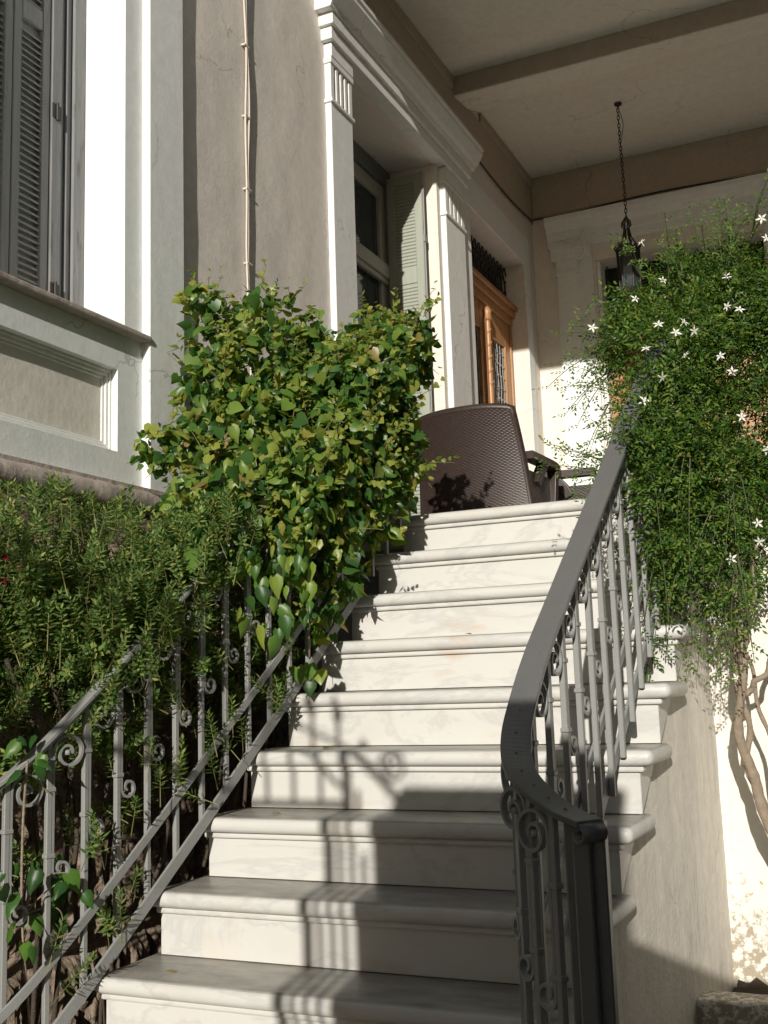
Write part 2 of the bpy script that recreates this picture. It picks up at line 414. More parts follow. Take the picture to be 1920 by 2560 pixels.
# window pilasters with fluted caps
for y0, y1 in ((.74, 1.0), (2.42, 2.78)):
    q = MB(); q.box(-.72, -.662, y0, y1, 0, 2.425); q.box(-.72, -.650, y0 - .010, y1 + .012, 2.425, 2.447)
    n = 5; wd = (y1 - y0)
    q.box(-.72, -.674, y0 + .002, y1 - .002, 2.448, 2.656)
    for i in range(n):
        a = y0 + wd * i / n; q.box(-.72, -.660, a + (.012 if i else 0), a + wd / n - (.012 if i < n - 1 else 0), 2.4475, 2.655)
    q.box(-.72, -.652, y0 - .008, y1 + .010, 2.655, 2.69)
    H('window_pilaster', q, 'trim', .003)
lin = MB(); lin.box(-.72, -.682, .99, 2.43, 2.781, 2.86);
H('window_lintel', lin, 'trim', .003)
cn = MB()
for z0, z1, e in ((2.692, 2.772, .05), (2.7745, 2.845, .068), (2.8475, 2.915, .088)):
    cn.box(-.72, WX + e, .74 - (e - .038) * 1.1, 2.78 + (e - .038) * 1.1, z0, z1) if z0 > 2.77 else \
        (cn.box(-.72, WX + e, .738, 1.004, z0, z1), cn.box(-.72, WX + e, 2.416, 2.784, z0, z1))
cn.prism([(WX - .02, 2.9175), (WX + .098, 2.9175), (WX + .108, 2.945), (WX + .13, 2.96), (WX + .165, 3.02), (WX + .165, 3.045), (WX + .175, 3.05), (WX + .175, 3.075), (WX - .02, 3.09)], 1, .64, 2.88)
H('window_cornice', cn, 'trim', .004, None, 2)
# tall porch window: frame, panes, open shutter against the far jamb
tw = MB(); X = -1.05
tw.box(X - .2, X - .12, 1.03, 2.36, 0, 2.78); two = H('window', tw, 'dark', 0)
fr = MB(); fr.box(X - .12, X + .012, 1.031, 1.10, 0, 2.779); fr.box(X - .12, X + .012, 2.30, 2.359, 0, 2.779); fr.box(X - .12, X + .012, 1.10, 2.30, 2.665, 2.779)
H('window_frame', fr, 'dark_frame', .004, two)
sa = MB(); sx = X - .012
for a, b in ((1.10, 1.695), (1.705, 2.30)):
    sa.box(sx - .05, sx, a, a + .085, .02, 2.66); sa.box(sx - .05, sx, b - .085, b, .02, 2.66)
    for c, d in ((.02, .45), (1.97, 2.03), (2.56, 2.66)): sa.box(sx - .05, sx - .001, a + .085, b - .085, c, d)
sa.box(sx, sx + .035, 1.10, 2.30, 1.99, 2.075); sa.box(sx, sx + .022, 1.10, 2.30, 2.075, 2.10); sa.box(sx, sx + .02, 1.10, 2.30, 1.955, 1.99)
H('sash', sa, 'cream_wood', .004, two)
for a, b, c, d in ((1.185, 1.61, .45, 1.97), (1.79, 2.215, .45, 1.97), (1.185, 1.61, 2.03, 2.56), (1.79, 2.215, 2.03, 2.56)):
    g = MB(); g.box(sx - .03, sx - .024, a, b, c, d); H('pane', g, 'glass', 0, two)
shutter(-1.03, -.775, 2.30, two, 'green_shutter', .03, 2.70, ((1.00, 1.06), (1.93, 2.03)), .055, 'x', .024)
shutter(-1.03, -.775, 1.068, two, 'green_shutter', .03, 2.70, ((1.00, 1.06), (1.93, 2.03)), .055, 'x', .024)
rod = MB(); rod.box(-.773, -.767, 2.262, 2.30, .03, 2.70); rod.tube([(-.764, 2.275, .1), (-.764, 2.275, 2.6)], .006, 8)
for z in (.3, 1.0, 1.6, 2.2): rod.box(-.769, -.757, 2.26, 2.292, z, z + .05)
H('shutter_bolt', rod, 'iron', 0, two)

# side door: surround, transom with grille, two leaves
ds = MB(); ds.box(-.705, WX + .006, 4.304, 4.45, 0, 2.72); ds.box(-.705, WX + .006, 2.80, 4.45, 2.724, 2.98); ds.box(-.705, WX + .006, 2.80, 2.996, 0, 2.72)
H('door_surround', ds, 'white', .004)
dx = -.842
db = MB(); db.box(-1.25, dx - .09, 3.0, 4.3, 0, 2.72); do = H('side_door', db, 'dark', 0)
fr = MB(); fr.box(dx - .08, dx + .012, 3.002, 3.05, 0, 2.30); fr.box(dx - .08, dx + .012, 4.25, 4.298, 0, 2.30)
fr.box(dx - .08, dx + .02, 3.002, 4.298, 2.20, 2.265); fr.box(dx - .08, dx + .045, 3.002, 4.298, 2.267, 2.32); fr.box(dx - .08, dx + .07, 3.002, 4.298, 2.322, 2.36)
H('door_frame', fr, 'orange_wood', .006, do, 2)
for a, b in ((3.052, 3.646), (3.654, 4.248)):
    lf = MB(); lf.box(dx - .05, dx, a, a + .12, .01, 2.195); lf.box(dx - .05, dx, b - .12, b, .01, 2.195)
    for c, d in ((.01, .75), (1.98, 2.195)): lf.box(dx - .05, dx - .001, a + .12, b - .12, c, d)
    lf.box(dx - .001, dx + .012, a + .135, b - .135, .2, .62); lf.box(dx - .03, dx + .008, a + .12, a + .135, .75, 1.98); lf.box(dx - .03, dx + .008, b - .135, b - .12, .75, 1.98)
    lo = H('door_leaf', lf, 'orange_wood', .004, do)
    g = MB(); g.box(dx - .045, dx - .04, a + .12, b - .12, .75, 1.98); H('pane', g, 'glass', 0, lo)
    gr = MB(); ym = (a + b) / 2
    for yy in np.linspace(a + .16, b - .16, 5):
        gr.tube([(dx - .015, yy + .01 * math.sin(z * 24), z) for z in np.linspace(.76, 1.97, 60)], .0055, 6)
        for z in np.linspace(.85, 1.9, 12): gr.lathe([(.001, -.012), (.011, 0), (.001, .012)], (dx - .012, yy, z), 8)
    H('door_grille', gr, 'iron', 0, lo)
ast = MB(); ast.tube([(dx + .022, 3.65, z) for z in (.02, 1.2, 2.06)], .022, 12)
hel = [(dx + .022 + .018 * math.cos(z * 60), 3.65 + .018 * math.sin(z * 60), z) for z in np.linspace(1.55, 2.06, 160)]
ast.tube(hel, .010, 6); ast.lathe([(.02, 0), (.034, .02), (.03, .06), (.036, .08), (.01, .12)], (dx + .022, 3.65, 2.06), 12); ast.box(dx, dx + .02, 3.60, 3.70, .02, 2.08)
H('door_astragal', ast, 'orange_wood', 0, do)
tr = MB(); tr.box(dx - .06, dx - .055, 3.0, 4.3, 2.36, 2.72); H('transom_pane', tr, 'glass', 0, do)
tg = MB()
for i in range(15):
    y = 3.03 + i * .0886
    tg.tube([(dx - .02, y, 2.37), (dx - .02, y + .0886, 2.54), (dx - .02, y, 2.71)], .006, 6); tg.tube([(dx - .026, y + .0886, 2.37), (dx - .026, y, 2.54), (dx - .026, y + .0886, 2.71)], .006, 6)
H('transom_grille', tg, 'black_iron', 0, do)

# end wall with the main entrance
EY = 4.61; D0, D1, DT = -.17, 1.17, 2.76
ew = MB(); ew.box(-1.3, D0, EY, 5.1, 0, 5); ew.box(D1, 4.4, EY, 5.1, 0, 5); ew.box(D0, D1, EY, 5.1, DT, 5); H('end_wall', ew, 'tan', 0)
for a, b in ((-.50, -.19), (1.19, 1.50)):
    q = MB(); q.box(a, b, EY - .03, EY + .02, 0, 2.79); q.box(a + .02, a + .18, EY - .055, EY + .02, 0, 2.66); q.box(a + .0, a + .2, EY - .068, EY + .02, 2.66, 2.682)
    q.box(a + .015, a + .185, EY - .058, EY + .02, 2.684, 2.79); q.box(a - .03, b, EY - .08, EY + .02, 2.79, 2.90)
    vo = []
    for i in range(60):
        th = -math.pi / 2 + i * .24; rr = .062 * (1 - i / 66); vo.append((a + .205 + rr * math.cos(th), EY - .085, 2.835 + rr * math.sin(th)))
    q.tube(vo, .014, 6)
    q.prism([(a + .205 + .055 * math.cos(i * math.pi / 8), 2.835 + .055 * math.sin(i * math.pi / 8)) for i in range(16)], 1, EY - .085, EY)
    H('entrance_pilaster', q, 'white', .003)
ec = MB()
ec.prism([(EY + .02, 2.902), (EY - .05, 2.902), (EY - .05, 2.965), (EY - .065, 2.967), (EY - .065, 3.03), (EY - .08, 3.032), (EY - .10, 3.07), (EY - .12, 3.075), (EY - .14, 3.12), (EY - .14, 3.16), (EY + .02, 3.19)], 0, -.56, 1.56)
H('entrance_cornice', ec, 'white', .003)
rv = MB(); rv.box(D0 - .02, D0 + .03, EY + .03, EY + .2, 0, DT); H('entrance_jamb', rv, 'white', .003)
ed = MB(); ed.box(D0, D1, EY + .26, EY + .4, 0, DT); eo = H('entrance_door', ed, 'dark', 0)
ef = MB()
for a, b in ((D0 + .03, D0 + .10), (.46, .54), (D1 - .07, D1)): ef.box(a, b, EY + .14, EY + .26, 0, 2.12)
ef.box(D0 + .03, D1, EY + .13, EY + .26, 2.0, 2.14)
for a, b in ((D0 + .10, .46), (.54, D1 - .07)):
    ef.box(a, b, EY + .19, EY + .25, 0, 2.0)
    for c, d in ((.15, .75), (.85, 1.85)): ef.box(a + .06, b - .06, EY + .175, EY + .2, c, d); ef.box(a + .1, b - .1, EY + .165, EY + .18, c + .05, d - .05)
H('door_leaf', ef, 'orange_wood', .006, eo, 2)
tp = MB()
for i in range(12): tp.tube([(D0 + .05 + i * .105, EY + .2, 2.14), (D0 + .05 + i * .105, EY + .2, DT)], .006, 6)
H('transom_grille', tp, 'black_iron', 0, eo)

# porch floor, ceiling, beams, podium
fl = MB(); fl.box(WX, 4.2, .10, EY, -.12, -.004); fl.box(1.36, 4.2, -.12, .10, -.12, -.004); H('porch_floor', fl, 'marble', 0)
ce = MB(); ce.box(-1.3, 4.4, .12, 5.1, 3.6, 3.9); H('porch_ceiling', ce, 'ceiling', 0)
bm_ = MB(); bm_.prism([(2.752, 3.455), (3.05, 3.5), (3.30, 3.6), (2.752, 3.6)], 0, WX, 4.4); H('ceiling_beam', bm_, 'ceiling', .012, None, 3)
bm_ = MB(); bm_.box(WX + .001, 4.4, 2.738, 2.7505, 3.46, 3.6); H('beam_fascia', bm_, 'band', .004)
bd = MB(); bd.box(WX, WX + .025, .36, 2.737, 3.50, 3.6); bd.box(WX, WX + .025, 3.31, 4.60, 3.52, 3.6); H('ceiling_band', bd, 'band', .02, None, 3)
eb = MB(); eb.box(WX + .012, 4.4, EY - .012, EY, 3.235, 3.6); H('wall_band', eb, 'band', .01, None, 2)
eb = MB(); eb.box(WX, WX + .011, .37, 2.899, 3.095, 3.598); eb.box(WX, WX + .011, 2.9, EY, 3.18, 3.52); H('wall_band', eb, 'band', 0)
fb = MB(); fb.box(-.69, 4.4, .12, .36, 3.375, 3.6); H('front_beam', fb, 'white', .01)
pc = MB(); pc.box(3.75, 4.1, .08, .42, -.05, 3.375); pc.box(3.7, 4.15, .03, .47, 3.25, 3.37); pc.box(3.7, 4.15, .03, .47, -.05, .12); H('porch_column', pc, 'white', .01)
up = MB(); up.box(-1.3, 4.4, .14, 5.1, 3.9, 6.0); H('upper_storey', up, 'white', 0)
vs = []; fs = []
pdm = MB(); nx, nz = 60, 60
for i in range(nx + 1):
    for j in range(nz + 1):
        x = 1.2 + 3.0 * i / nx; z = -2.2 + 2.19 * j / nz
        vs.append((x, -.15 + .006 * noise.noise((x * 5, z * 5, 2)) + .003 * noise.noise((x * 16, z * 16, 2)), z))
for i in range(nx):
    for j in range(nz):
        a = i * (nz + 1) + j; fs.append((a, a + nz + 1, a + nz + 2, a + 1))
pdm.add(vs, fs, True); pdm.box(1.36, 4.2, -.13, .1, -2.2, -.13)
H('podium_wall', pdm, 'podium', 0)
ck = MB(); pth = [(1.485 + .012 * noise.noise((z * 9, 0, 0)) - .03 * z, -.149, z) for z in np.linspace(-1.0, -2.1, 40)]; ck.sweep(pth, .008, .006, (1, 0, 0)); H('wall_joint', ck, 'dark', 0)
cp = MB(); cp.box(1.36, 4.25, -.18, .1, -.004, .04); H('podium_coping', cp, 'marble', .012, None, 3)

# cables
cb = MB()
for k, (dx_, amp) in enumerate(((0, .012), (.014, .02))):
    cb.tube([(WX + .018, -.105 + dx_ + amp * math.sin(z * 3.1 + k) * math.sin(z * 1.3) + .006 * math.sin(z * 9 + k * 2), z) for z in np.linspace(-.1, 4.2, 90)], .0052, 6)
for z in np.arange(.5, 4.2, .36): cb.box(WX, WX + .024, -.118, -.078, z, z + .008)
H('cable', cb, 'cable', 0)
cb = MB(); cb.tube([(WX + .015, y, 3.20 - .05 * math.sin((y - 2.9) / 1.7 * 3.14)) for y in np.linspace(2.9, 4.58, 24)], .008, 6)
cb.tube([(x, EY - .02, 3.222 + .012 * math.sin(x * 4)) for x in np.linspace(-.68, 2.0, 24)], .008, 6); H('cable', cb, 'black_iron', 0)

# ------------------------------------------------------------------ railings
def spline(pts, n=60):
    P = [Vector(p) for p in pts]; out = []
    m = len(P) - 1
    for i in range(m):
        p0, p1, p2, p3 = P[max(i - 1, 0)], P[i], P[i + 1], P[min(i + 2, m)]
        k = max(2, n // m)
        for j in range(k):
            u = j / k
            out.append(.5 * ((2 * p1) + (p2 - p0) * u + (2 * p0 - 5 * p1 + 4 * p2 - p3) * u * u + (3 * p1 - p0 - 3 * p2 + p3) * u ** 3))
    out.append(P[-1]); return out
SL = .8162
def spiral(cy, cz, a0, turns, r0, r1, n=40):
    out = []
    for i in range(n + 1):
        q = i / n * abs(turns); k = min(1, max(0, (q - .45) / (abs(turns) - .45))); rr = r0 + (r1 - r0) * k ** .85; a = a0 + math.copysign(q, turns) * 2 * math.pi
        out.append((0, cy + rr * math.cos(a), cz + rr * math.sin(a)))
    return out
def spiral_plain(cy, cz, a0, turns, r0, r1, n=34):
    return [(0, cy + (r0 + (r1 - r0) * (i / n)) * math.cos(a0 + turns * 2 * math.pi * i / n),
             cz + (r0 + (r1 - r0) * (i / n)) * math.sin(a0 + turns * 2 * math.pi * i / n)) for i in range(n + 1)]
def baluster_meshes(side):
    """meshes about the point where the bar meets the line of the nosings; side = +1 / -1 puts the bar on that side of the flat rails"""
    ox = side * .011 if side < 0 else .004
    b = MB(); b.box(ox - .0075, ox + .0075, -.0075, .0075, .022, .795)
    s = MB()
    hook = spiral(.0115 + .025, .455, math.pi, 1.2, .025, .006)[::-1]
    arc = spiral(.0115 + .0445, .750, math.pi, -1.55, .0445, .010)
    s.sweep([(ox + p[0], p[1], p[2]) for p in hook + arc], .014, .007, (1, 0, 0), False)
    s.lathe([(.001, -.007), (.008, -.006), (.008, .006), (.001, .007)], (ox, .0115 + .0445, .750), 10)
    c = MB()
    c.box(ox - .0105, ox + .0105, -.0105, .0175, .485, .497); c2 = MB(); c2.box(ox - .0105, ox + .0105, -.0105, .0175, .652, .664)
    return b, s, c, c2
def railing(name, label, side, xf, y_from, y_to, y_top, hand_pts, mid_pts, bot_pts, flare):
    root = thing(name, label, 'railing', (xf(-1), -1, -1))
    hp = spline(hand_pts, 90)
    mb = MB(); mb.sweep(hp, .064 if side > 0 else .036, .012); mb.sweep([p - Vector((0, 0, .0115)) for p in hp], .022, .0105)
    him = M['rail_iron'] if side > 0 else M['iron']
    ho = obj('handrail', mb, him, root, .002, 1)
    for p in hp[6:-6:5]:
        rl = MB(); rl.lathe([(.0045, -.001), (.0035, .0035), (.001, .0045)], p + Vector((0, 0, .0045)), 8); obj('rivet', rl, him, ho)
    mm = MB(); mm.sweep(spline(mid_pts, 60), .008, .026); obj('middle_rail', mm, M['iron'], root, .0015, 1)
    mm = MB(); mm.sweep(spline(bot_pts, 60), .009, .036); obj('bottom_rail', mm, M['iron'], root, .0015, 1)
    b, s, c, c2 = baluster_meshes(side)
    proto = obj('baluster', b, M['iron'], root, .0015, 1, True)
    obj('scroll', s, M['iron'], proto, 0, 1, True); obj('collar', c, M['iron'], proto, .002, 1, True); obj('collar', c2, M['iron'], proto, .002, 1, True)
    base = Vector(root.location)
    y = y_from; first = True; ys = []
    while y > y_to - 1e-6: ys.append((xf(y), y, SL * y, -math.atan((xf(y + .06) - xf(y - .02)) / .08))); y -= .1135
    for (x, y, z, rz) in ys + flare:
        o = proto if first else copy_tree(proto, root); first = False
        o.location = Vector((x, y, z)) - base; o.rotation_euler = (0, 0, rz)
    return root
def interp(tab):
    xs_, ys_ = zip(*tab)
    return lambda y: float(np.interp(y, xs_, ys_))
LT = [(-2.5, -.50), (-2.35, -.40), (-2.25, -.305), (-2.1, -.215), (-1.9, -.152), (-1.5, -.09), (-1.0, -.03), (-.5, .02), (0, .07), (.3, .09)]
xL = interp(LT)
def rail_pts(tab, c, y_end, flat=None, y_max=.05):
    out = []
    for y, x in tab:
        if y < y_end or y > y_max: continue
        z = SL * y + c
        if flat and y < flat: z = SL * flat + c + (y - flat) * .45
        out.append((x, y, z))
    return out[::-1]
for nm in ('left',):
    railing('stair_railing', 'grey iron scroll railing with vine growing over it, between the marble steps and the shrub', -1, xL, -.1445, -2.14, 0,
            rail_pts(LT, .80, -2.5, -2.15), rail_pts(LT, .23, -2.5, -2.2), rail_pts(LT, .05, -2.5, -2.25, -.05),
            [(-.288, -2.245, SL * -2.2 - .045, R(-45)), (-.365, -2.315, SL * -2.24 - .045, R(-52))])
def xR(y): return 1.217 + .068 * y
SHX = .009
hr = [(xR(y), y, SL * y + .80) for y in (-.1, -.4, -.8, -1.2, -1.55, -1.75)] + [(1.098, -1.88, -.737), (1.108, -1.98, -.815), (1.138, -2.065, -.875), (1.195, -2.135, -.915), (1.26, -2.19, -.945), (1.325, -2.235, -.962)]
md = [(xR(y), y, SL * y + .23) for y in (-.1, -.5, -1.2, -1.75)] + [(1.098, -1.9, -1.33), (1.115, -2.02, -1.43), (1.18, -2.13, -1.50), (1.28, -2.21, -1.52)]
bt = [(xR(y), y, SL * y + .05) for y in (-.1, -.5, -1.2, -1.75)] + [(1.098, -1.9, -1.51), (1.115, -2.02, -1.62), (1.18, -2.13, -1.70), (1.28, -2.21, -1.72)]
rr = railing('stair_railing', 'grey iron scroll railing with a curled lower end, below the white-flowered jasmine', 1, xR, -.1335, -1.96, 0, hr, [(x - SHX, y, z) for x, y, z in md], [(x - SHX, y, z) for x, y, z in bt],
             [(1.124, -2.045, -1.652, R(35)), (1.172, -2.115, -1.71, R(52)), (1.232, -2.168, -1.745, R(58))])
nw = MB(); nw.box(1.268, 1.345, -2.215, -2.187, -2.2, -.958); nw.box(1.290, 1.323, -2.240, -2.2155, -2.2, -.98); obj('newel', nw, M['rail_iron'], rr, .003, 1)
cr = MB(); d_ = Vector((.82, -.57, 0)); sd = Vector((.57, .82, 0)); c0 = Vector((1.322, -2.233, -.980))
ring = []
for i in range(26):
    a = math.pi / 2 - i * .27; rr_ = .018 - i * .00035
    ring.append(c0 + d_ * (rr_ * math.cos(a)) + Vector((0, 0, rr_ * math.sin(a))))
cr.sweep(ring, .056, .005, sd, True); obj('end_curl', cr, M['rail_iron'], rr)

# ------------------------------------------------------------------ wicker armchairs
def weave(mb, fn, w, h, a=.0032):
    """fn(u in metres across, v in metres up) -> (point, normal)"""
    px_, pz_ = .015, .0092
    nu = int(w / px_ * 3); nv = int(h / pz_ * 3); vs = []; fs = []
    for i in range(nu + 1):
        for j in range(nv + 1):
            u = w * i / nu; v = h * j / nv
            row = int(v / pz_); s = 1 if row % 2 else -1
            d = a * abs(math.sin(math.pi * v / pz_)) ** .6 * (.35 + .65 * (.5 + .5 * s * math.cos(math.pi * u / px_)))
            p, n_ = fn(u, v); vs.append(Vector(p) + Vector(n_) * d)
    for i in range(nu):
        for j in range(nv):
            q = i * (nv + 1) + j; fs.append((q, q + nv + 1, q + nv + 2, q + 1))
    mb.add(vs, fs, True)
def armchair(label, loc, rz):
    t = thing('wicker_armchair', label, 'armchair', loc, 'wicker armchairs on the porch'); t.rotation_euler = (0, 0, rz)
    L = lambda n_, mb, p=None, bv=0: obj(n_, mb, M['wicker'], p or t, bv, 3, True)
    def back(off, sgn):
        def f(u, v):
            k = v / .74; hw = .345 - .055 * k; x = (u / .60 - .5) * 2
            top = 1 - .028 * abs(x) ** 3 * k
            z = .09 + v * top; y = -.25 - .13 * k * k - off + .045 * x * x * (1 if sgn < 0 else 1)
            return (x * hw, y, z), (0, sgn, .1)
        return f
    b = MB(); weave(b, back(.0, -1), .60, .74); weave(b, back(-.045, 1), .60, .74, .0028)
    rim = []
    for i in range(31):
        u = .60 * i / 30; p, _ = back(-.022, -1)(u, .74); rim.append(p)
    l = [back(-.022, -1)(0, v)[0] for v in np.linspace(0, .74, 20)]; r2 = [back(-.022, -1)(.6, v)[0] for v in np.linspace(.74, 0, 20)]
    b.tube(l + rim[1:-1] + r2, .025, 8); L('backrest', b)
    s = MB(); s.box(-.29, .29, -.17, .30, .33, .41); L('seat', s, None, .03)
    ap = MB(); weave(ap, lambda u, v: ((u - .3, .302, .22 + v), (0, 1, 0)), .6, .17)
    for sx_ in (-1, 1): weave(ap, lambda u, v, q=sx_: ((q * .300, u - .18, .22 + v), (q, 0, 0)), .48, .27)
    L('apron', ap)
    for sx_ in (-1, 1):
        a = MB(); pth = [(sx_ * .315, y, z) for y, z in ((-.17, .565), (-.05, .565), (.15, .565), (.26, .56), (.29, .545), (.295, .50))]
        a.sweep(spline(pth, 30), .075, .045, (1, 0, 0)); L('armrest', a, None, .012)
        pst = MB(); pst.sweep(spline([(sx_ * .312, .285, .53), (sx_ * .31, .27, .45), (sx_ * .30, .265, .3)], 14), .06, .05, (1, 0, 0)); L('arm_support', pst, None, .008); pst = MB(); pst.sweep(spline([(sx_ * .315, .10, .55), (sx_ * .31, .04, .49), (sx_ * .30, .0, .42)], 14), .05, .06, (1, 0, 0)); L('arm_support', pst, None, .008)
        for y in (-.18, .27):
            g = MB(); g.tube([(sx_ * .285, y, .34), (sx_ * .29, y * 1.03, 0)], [.027, .02], 10); L('leg', g)
    return t
armchair('dark brown wicker armchair with its tall woven back turned to the stairs', (-.275, 1.90, 0), R(-3))
armchair('dark brown wicker armchair seen from the side, beyond the tall chair back', (.06, 2.76, 0), R(92))

# ------------------------------------------------------------------ hanging lantern
ln = thing('hanging_lantern', 'dark wrought iron lantern hanging on a long chain from the porch ceiling', 'lantern', (.29, 3.68, 3.6))
lx, ly = .29, 3.68
ch = MB(); z = 3.595; k = 0
while z > 2.68:
    rg = []
    for i in range(13):
        a = 2 * math.pi * i / 12; rg.append((lx + (.009 * math.cos(a) if k % 2 else 0) + .004 * math.sin(z * 5), ly + (0 if k % 2 else .009 * math.cos(a)), z - .02 + .02 * math.sin(a)))
    ch.tube(rg, .0036, 5, True, False); z -= .031; k += 1
ch.tube([(lx + .014 + .016 * math.sin(zz * 17), ly - .01, zz) for zz in np.linspace(3.58, 3.25, 30)], .003, 5)
obj('chain', ch, M['black_iron'], ln)
cn2 = MB(); cn2.lathe([(.03, 0), (.028, -.012), (.01, -.02), (.006, -.03)], (lx, ly, 3.598), 14); obj('ceiling_hook', cn2, M['black_iron'], ln)
bd2 = MB()
for i in range(6):
    a = i * math.pi / 3; c, s = math.cos(a), math.sin(a)
    bd2.tube([(lx + c * q, ly + s * q, z) for q, z in ((.008, 2.68), (.03, 2.65), (.035, 2.62), (.018, 2.60), (.03, 2.53), (.075, 2.45), (.095, 2.44), (.10, 2.46), (.088, 2.475))], .006, 6)
    bd2.tube([(lx + c * .085, ly + s * .085, 2.45), (lx + c * .075, ly + s * .075, 2.12)], .007, 6)
bd2.lathe([(.09, 2.455), (.095, 2.45), (.095, 2.43), (.085, 2.43)], (lx, ly, 0), 6, False); bd2.lathe([(.08, 2.13), (.06, 2.10), (.015, 2.08), (.02, 2.05), (.002, 2.03)], (lx, ly, 0), 6, False)
obj('lantern_body', bd2, M['black_iron'], ln)
gl = MB(); gl.lathe([(.08, 2.43), (.070, 2.135)], (lx, ly, 0), 6, False); obj('glass', gl, M['glass'], ln)

# ------------------------------------------------------------------ garden gate and wall behind the photographer
GZ = -2.16; GY = -4.8; GX = .17
gw = thing('garden_wall', 'plastered garden wall beside the gate, behind the view', 'wall', (2.6, GY - .15, GZ))
m1 = MB(); m1.box(1.245, 1.92, GY - .25, GY, GZ - .05, .17); m1.box(1.92, 7, GY - .22, GY - .02, GZ - .05, -.24); obj('wall_body', m1, M['white'], gw, .004)
m1 = MB(); m1.box(1.24, 1.925, GY - .26, GY + .004, .1705, .222); m1.box(1.926, 7, GY - .24, GY, -.2395, -.195); obj('coping', m1, M['marble'], gw, .004)
gg = thing('garden_gate', 'open iron garden gate under a railed overthrow', 'gate', (.4, GY, GZ))
gp = MB(); gp.box(.868, .896, GY - .02, GY + .01, GZ, .36); gp.lathe([(.02, 0), (.028, .02), (.02, .045), (.003, .07)], (.882, GY - .005, .36), 12); obj('gate_post', gp, M['iron'], gg)
gp = MB(); gp.box(-.92, -.89, GY - .02, GY + .01, GZ, .36); obj('gate_post', gp, M['iron'], gg)
ot = MB(); ot.box(-.89, .888, GY - .01, GY + .004, .155, .178)
ot.sweep([(-.89, GY, .36)] + [(x, GY, .30 + .30 * math.cos(x / .9 * 1.35)) for x in np.linspace(-.88, .88, 40)], .012, .012)
obj('overthrow', ot, M['iron'], gg)
for i in range(17):
    x = -.70 + i * .0975 - .07
    zt = .40 + .20 * math.cos(x / .9 * 1.35)
    b = MB(); b.box(x - .007, x + .007, GY - .011, GY + .003, .178, zt); b.lathe([(.006, 0), (.022, .03), (.016, .05), (.002, .10)], (x, GY - .004, zt), 8); obj('gate_bar', b, M['iron'], gg)
for i in range(3):
    x = .920 + i * .037
    b = MB(); b.box(x - .0075, x + .0075, GY - .012, GY + .002, GZ, (.21, .13, -.02)[i]); obj('gate_bar', b, M['iron'], gg)
br = MB(); br.sweep([(.905, GY, .33), (.96, GY, .28), (1.05, GY, .19), (1.08, GY, .14)], .012, .022, (0, 1, 0)); br.tube([(1.045 + .036 * math.cos(a), GY - .002, .285 + .042 * math.sin(a)) for a in np.linspace(0, 6.283, 24)], .0075, 6)
br.tube([(1.045 + .016 * math.cos(a), GY - .002, .285 + .02 * math.sin(a)) for a in np.linspace(0, 5, 18)], .006, 6)
br.sweep(spline([(.70, GY, .35), (.78, GY, .30), (.84, GY, .235), (.90, GY, .205)], 14), .012, .014, (0, 1, 0)); obj('scroll_bracket', br, M['iron'], gg)

gg.location.x += GX
for x0, x1, y0, y1, h in ((-16, .35, -16, -8.5, 9), (5.4, 20, -12.2, -8.8, 9), (10.5, 18, -8, 6, 8)):  # unseen houses added to block sky fill, spaced to let the sun through
    nb = thing('sky_block_house', 'made-up %s house block added outside the view to cut sky light' % {-16: 'wide ochre', 5.4: 'second ochre', 10.5: 'side-on ochre'}[x0], 'house', ((x0 + x1) / 2, y1, GZ))
    q = MB(); q.box(x0, x1, y0, y1, GZ - .05, GZ + h); obj('wall', q, M['tan'], nb); q = MB(); q.box(x0 - .3, x1 + .3, y0 - .3, y1 + .3, GZ + h, GZ + h + .3); obj('roof', q, M['band'], nb)
    k = 0
    for zz in (1.2, 4.6):
        xx = (x0 if x0 != 10.5 else y0) + 1.5
        while xx < (x1 if x0 != 10.5 else y1) - 1.5:
            q = MB()
            if x0 == 10.5: q.box(x0 - .03, x0 + .1, xx, xx + 1.0, GZ + zz, GZ + zz + 1.8)
            else: q.box(xx, xx + 1.0, y1 - .1, y1 + .03, GZ + zz, GZ + zz + 1.8)
            obj('window', q, M['glass'], nb); xx += 3.4
hd = thing('sky_block_hedge', 'tall dark green hedge added out of view to hold back skylight from the right', 'hedge', (5.6, -3, GZ))  # added unseen hedge that dims sky light on the shaded steps
hm = MB(); vs = []; fs = []
for i in range(61):
    for j in range(31):
        y = -7.5 + 10.5 * i / 60; z = GZ + 4.6 * j / 30; vs.append((5.2 + .5 * noise.noise((y * .9, z * .9, 0)) + .25 * noise.noise((y * 3, z * 3, 1)), y, z))
for i in range(60):
    for j in range(30): fs.append((i * 31 + j, (i + 1) * 31 + j, (i + 1) * 31 + j + 1, i * 31 + j + 1))
hm.add(vs, fs); hm.box(6.0, 7.0, -7.5, 3, GZ, GZ + 4.5); obj('foliage', hm, plain('hedge green', (.045, .07, .025), .8, .4, 9, 1), hd)
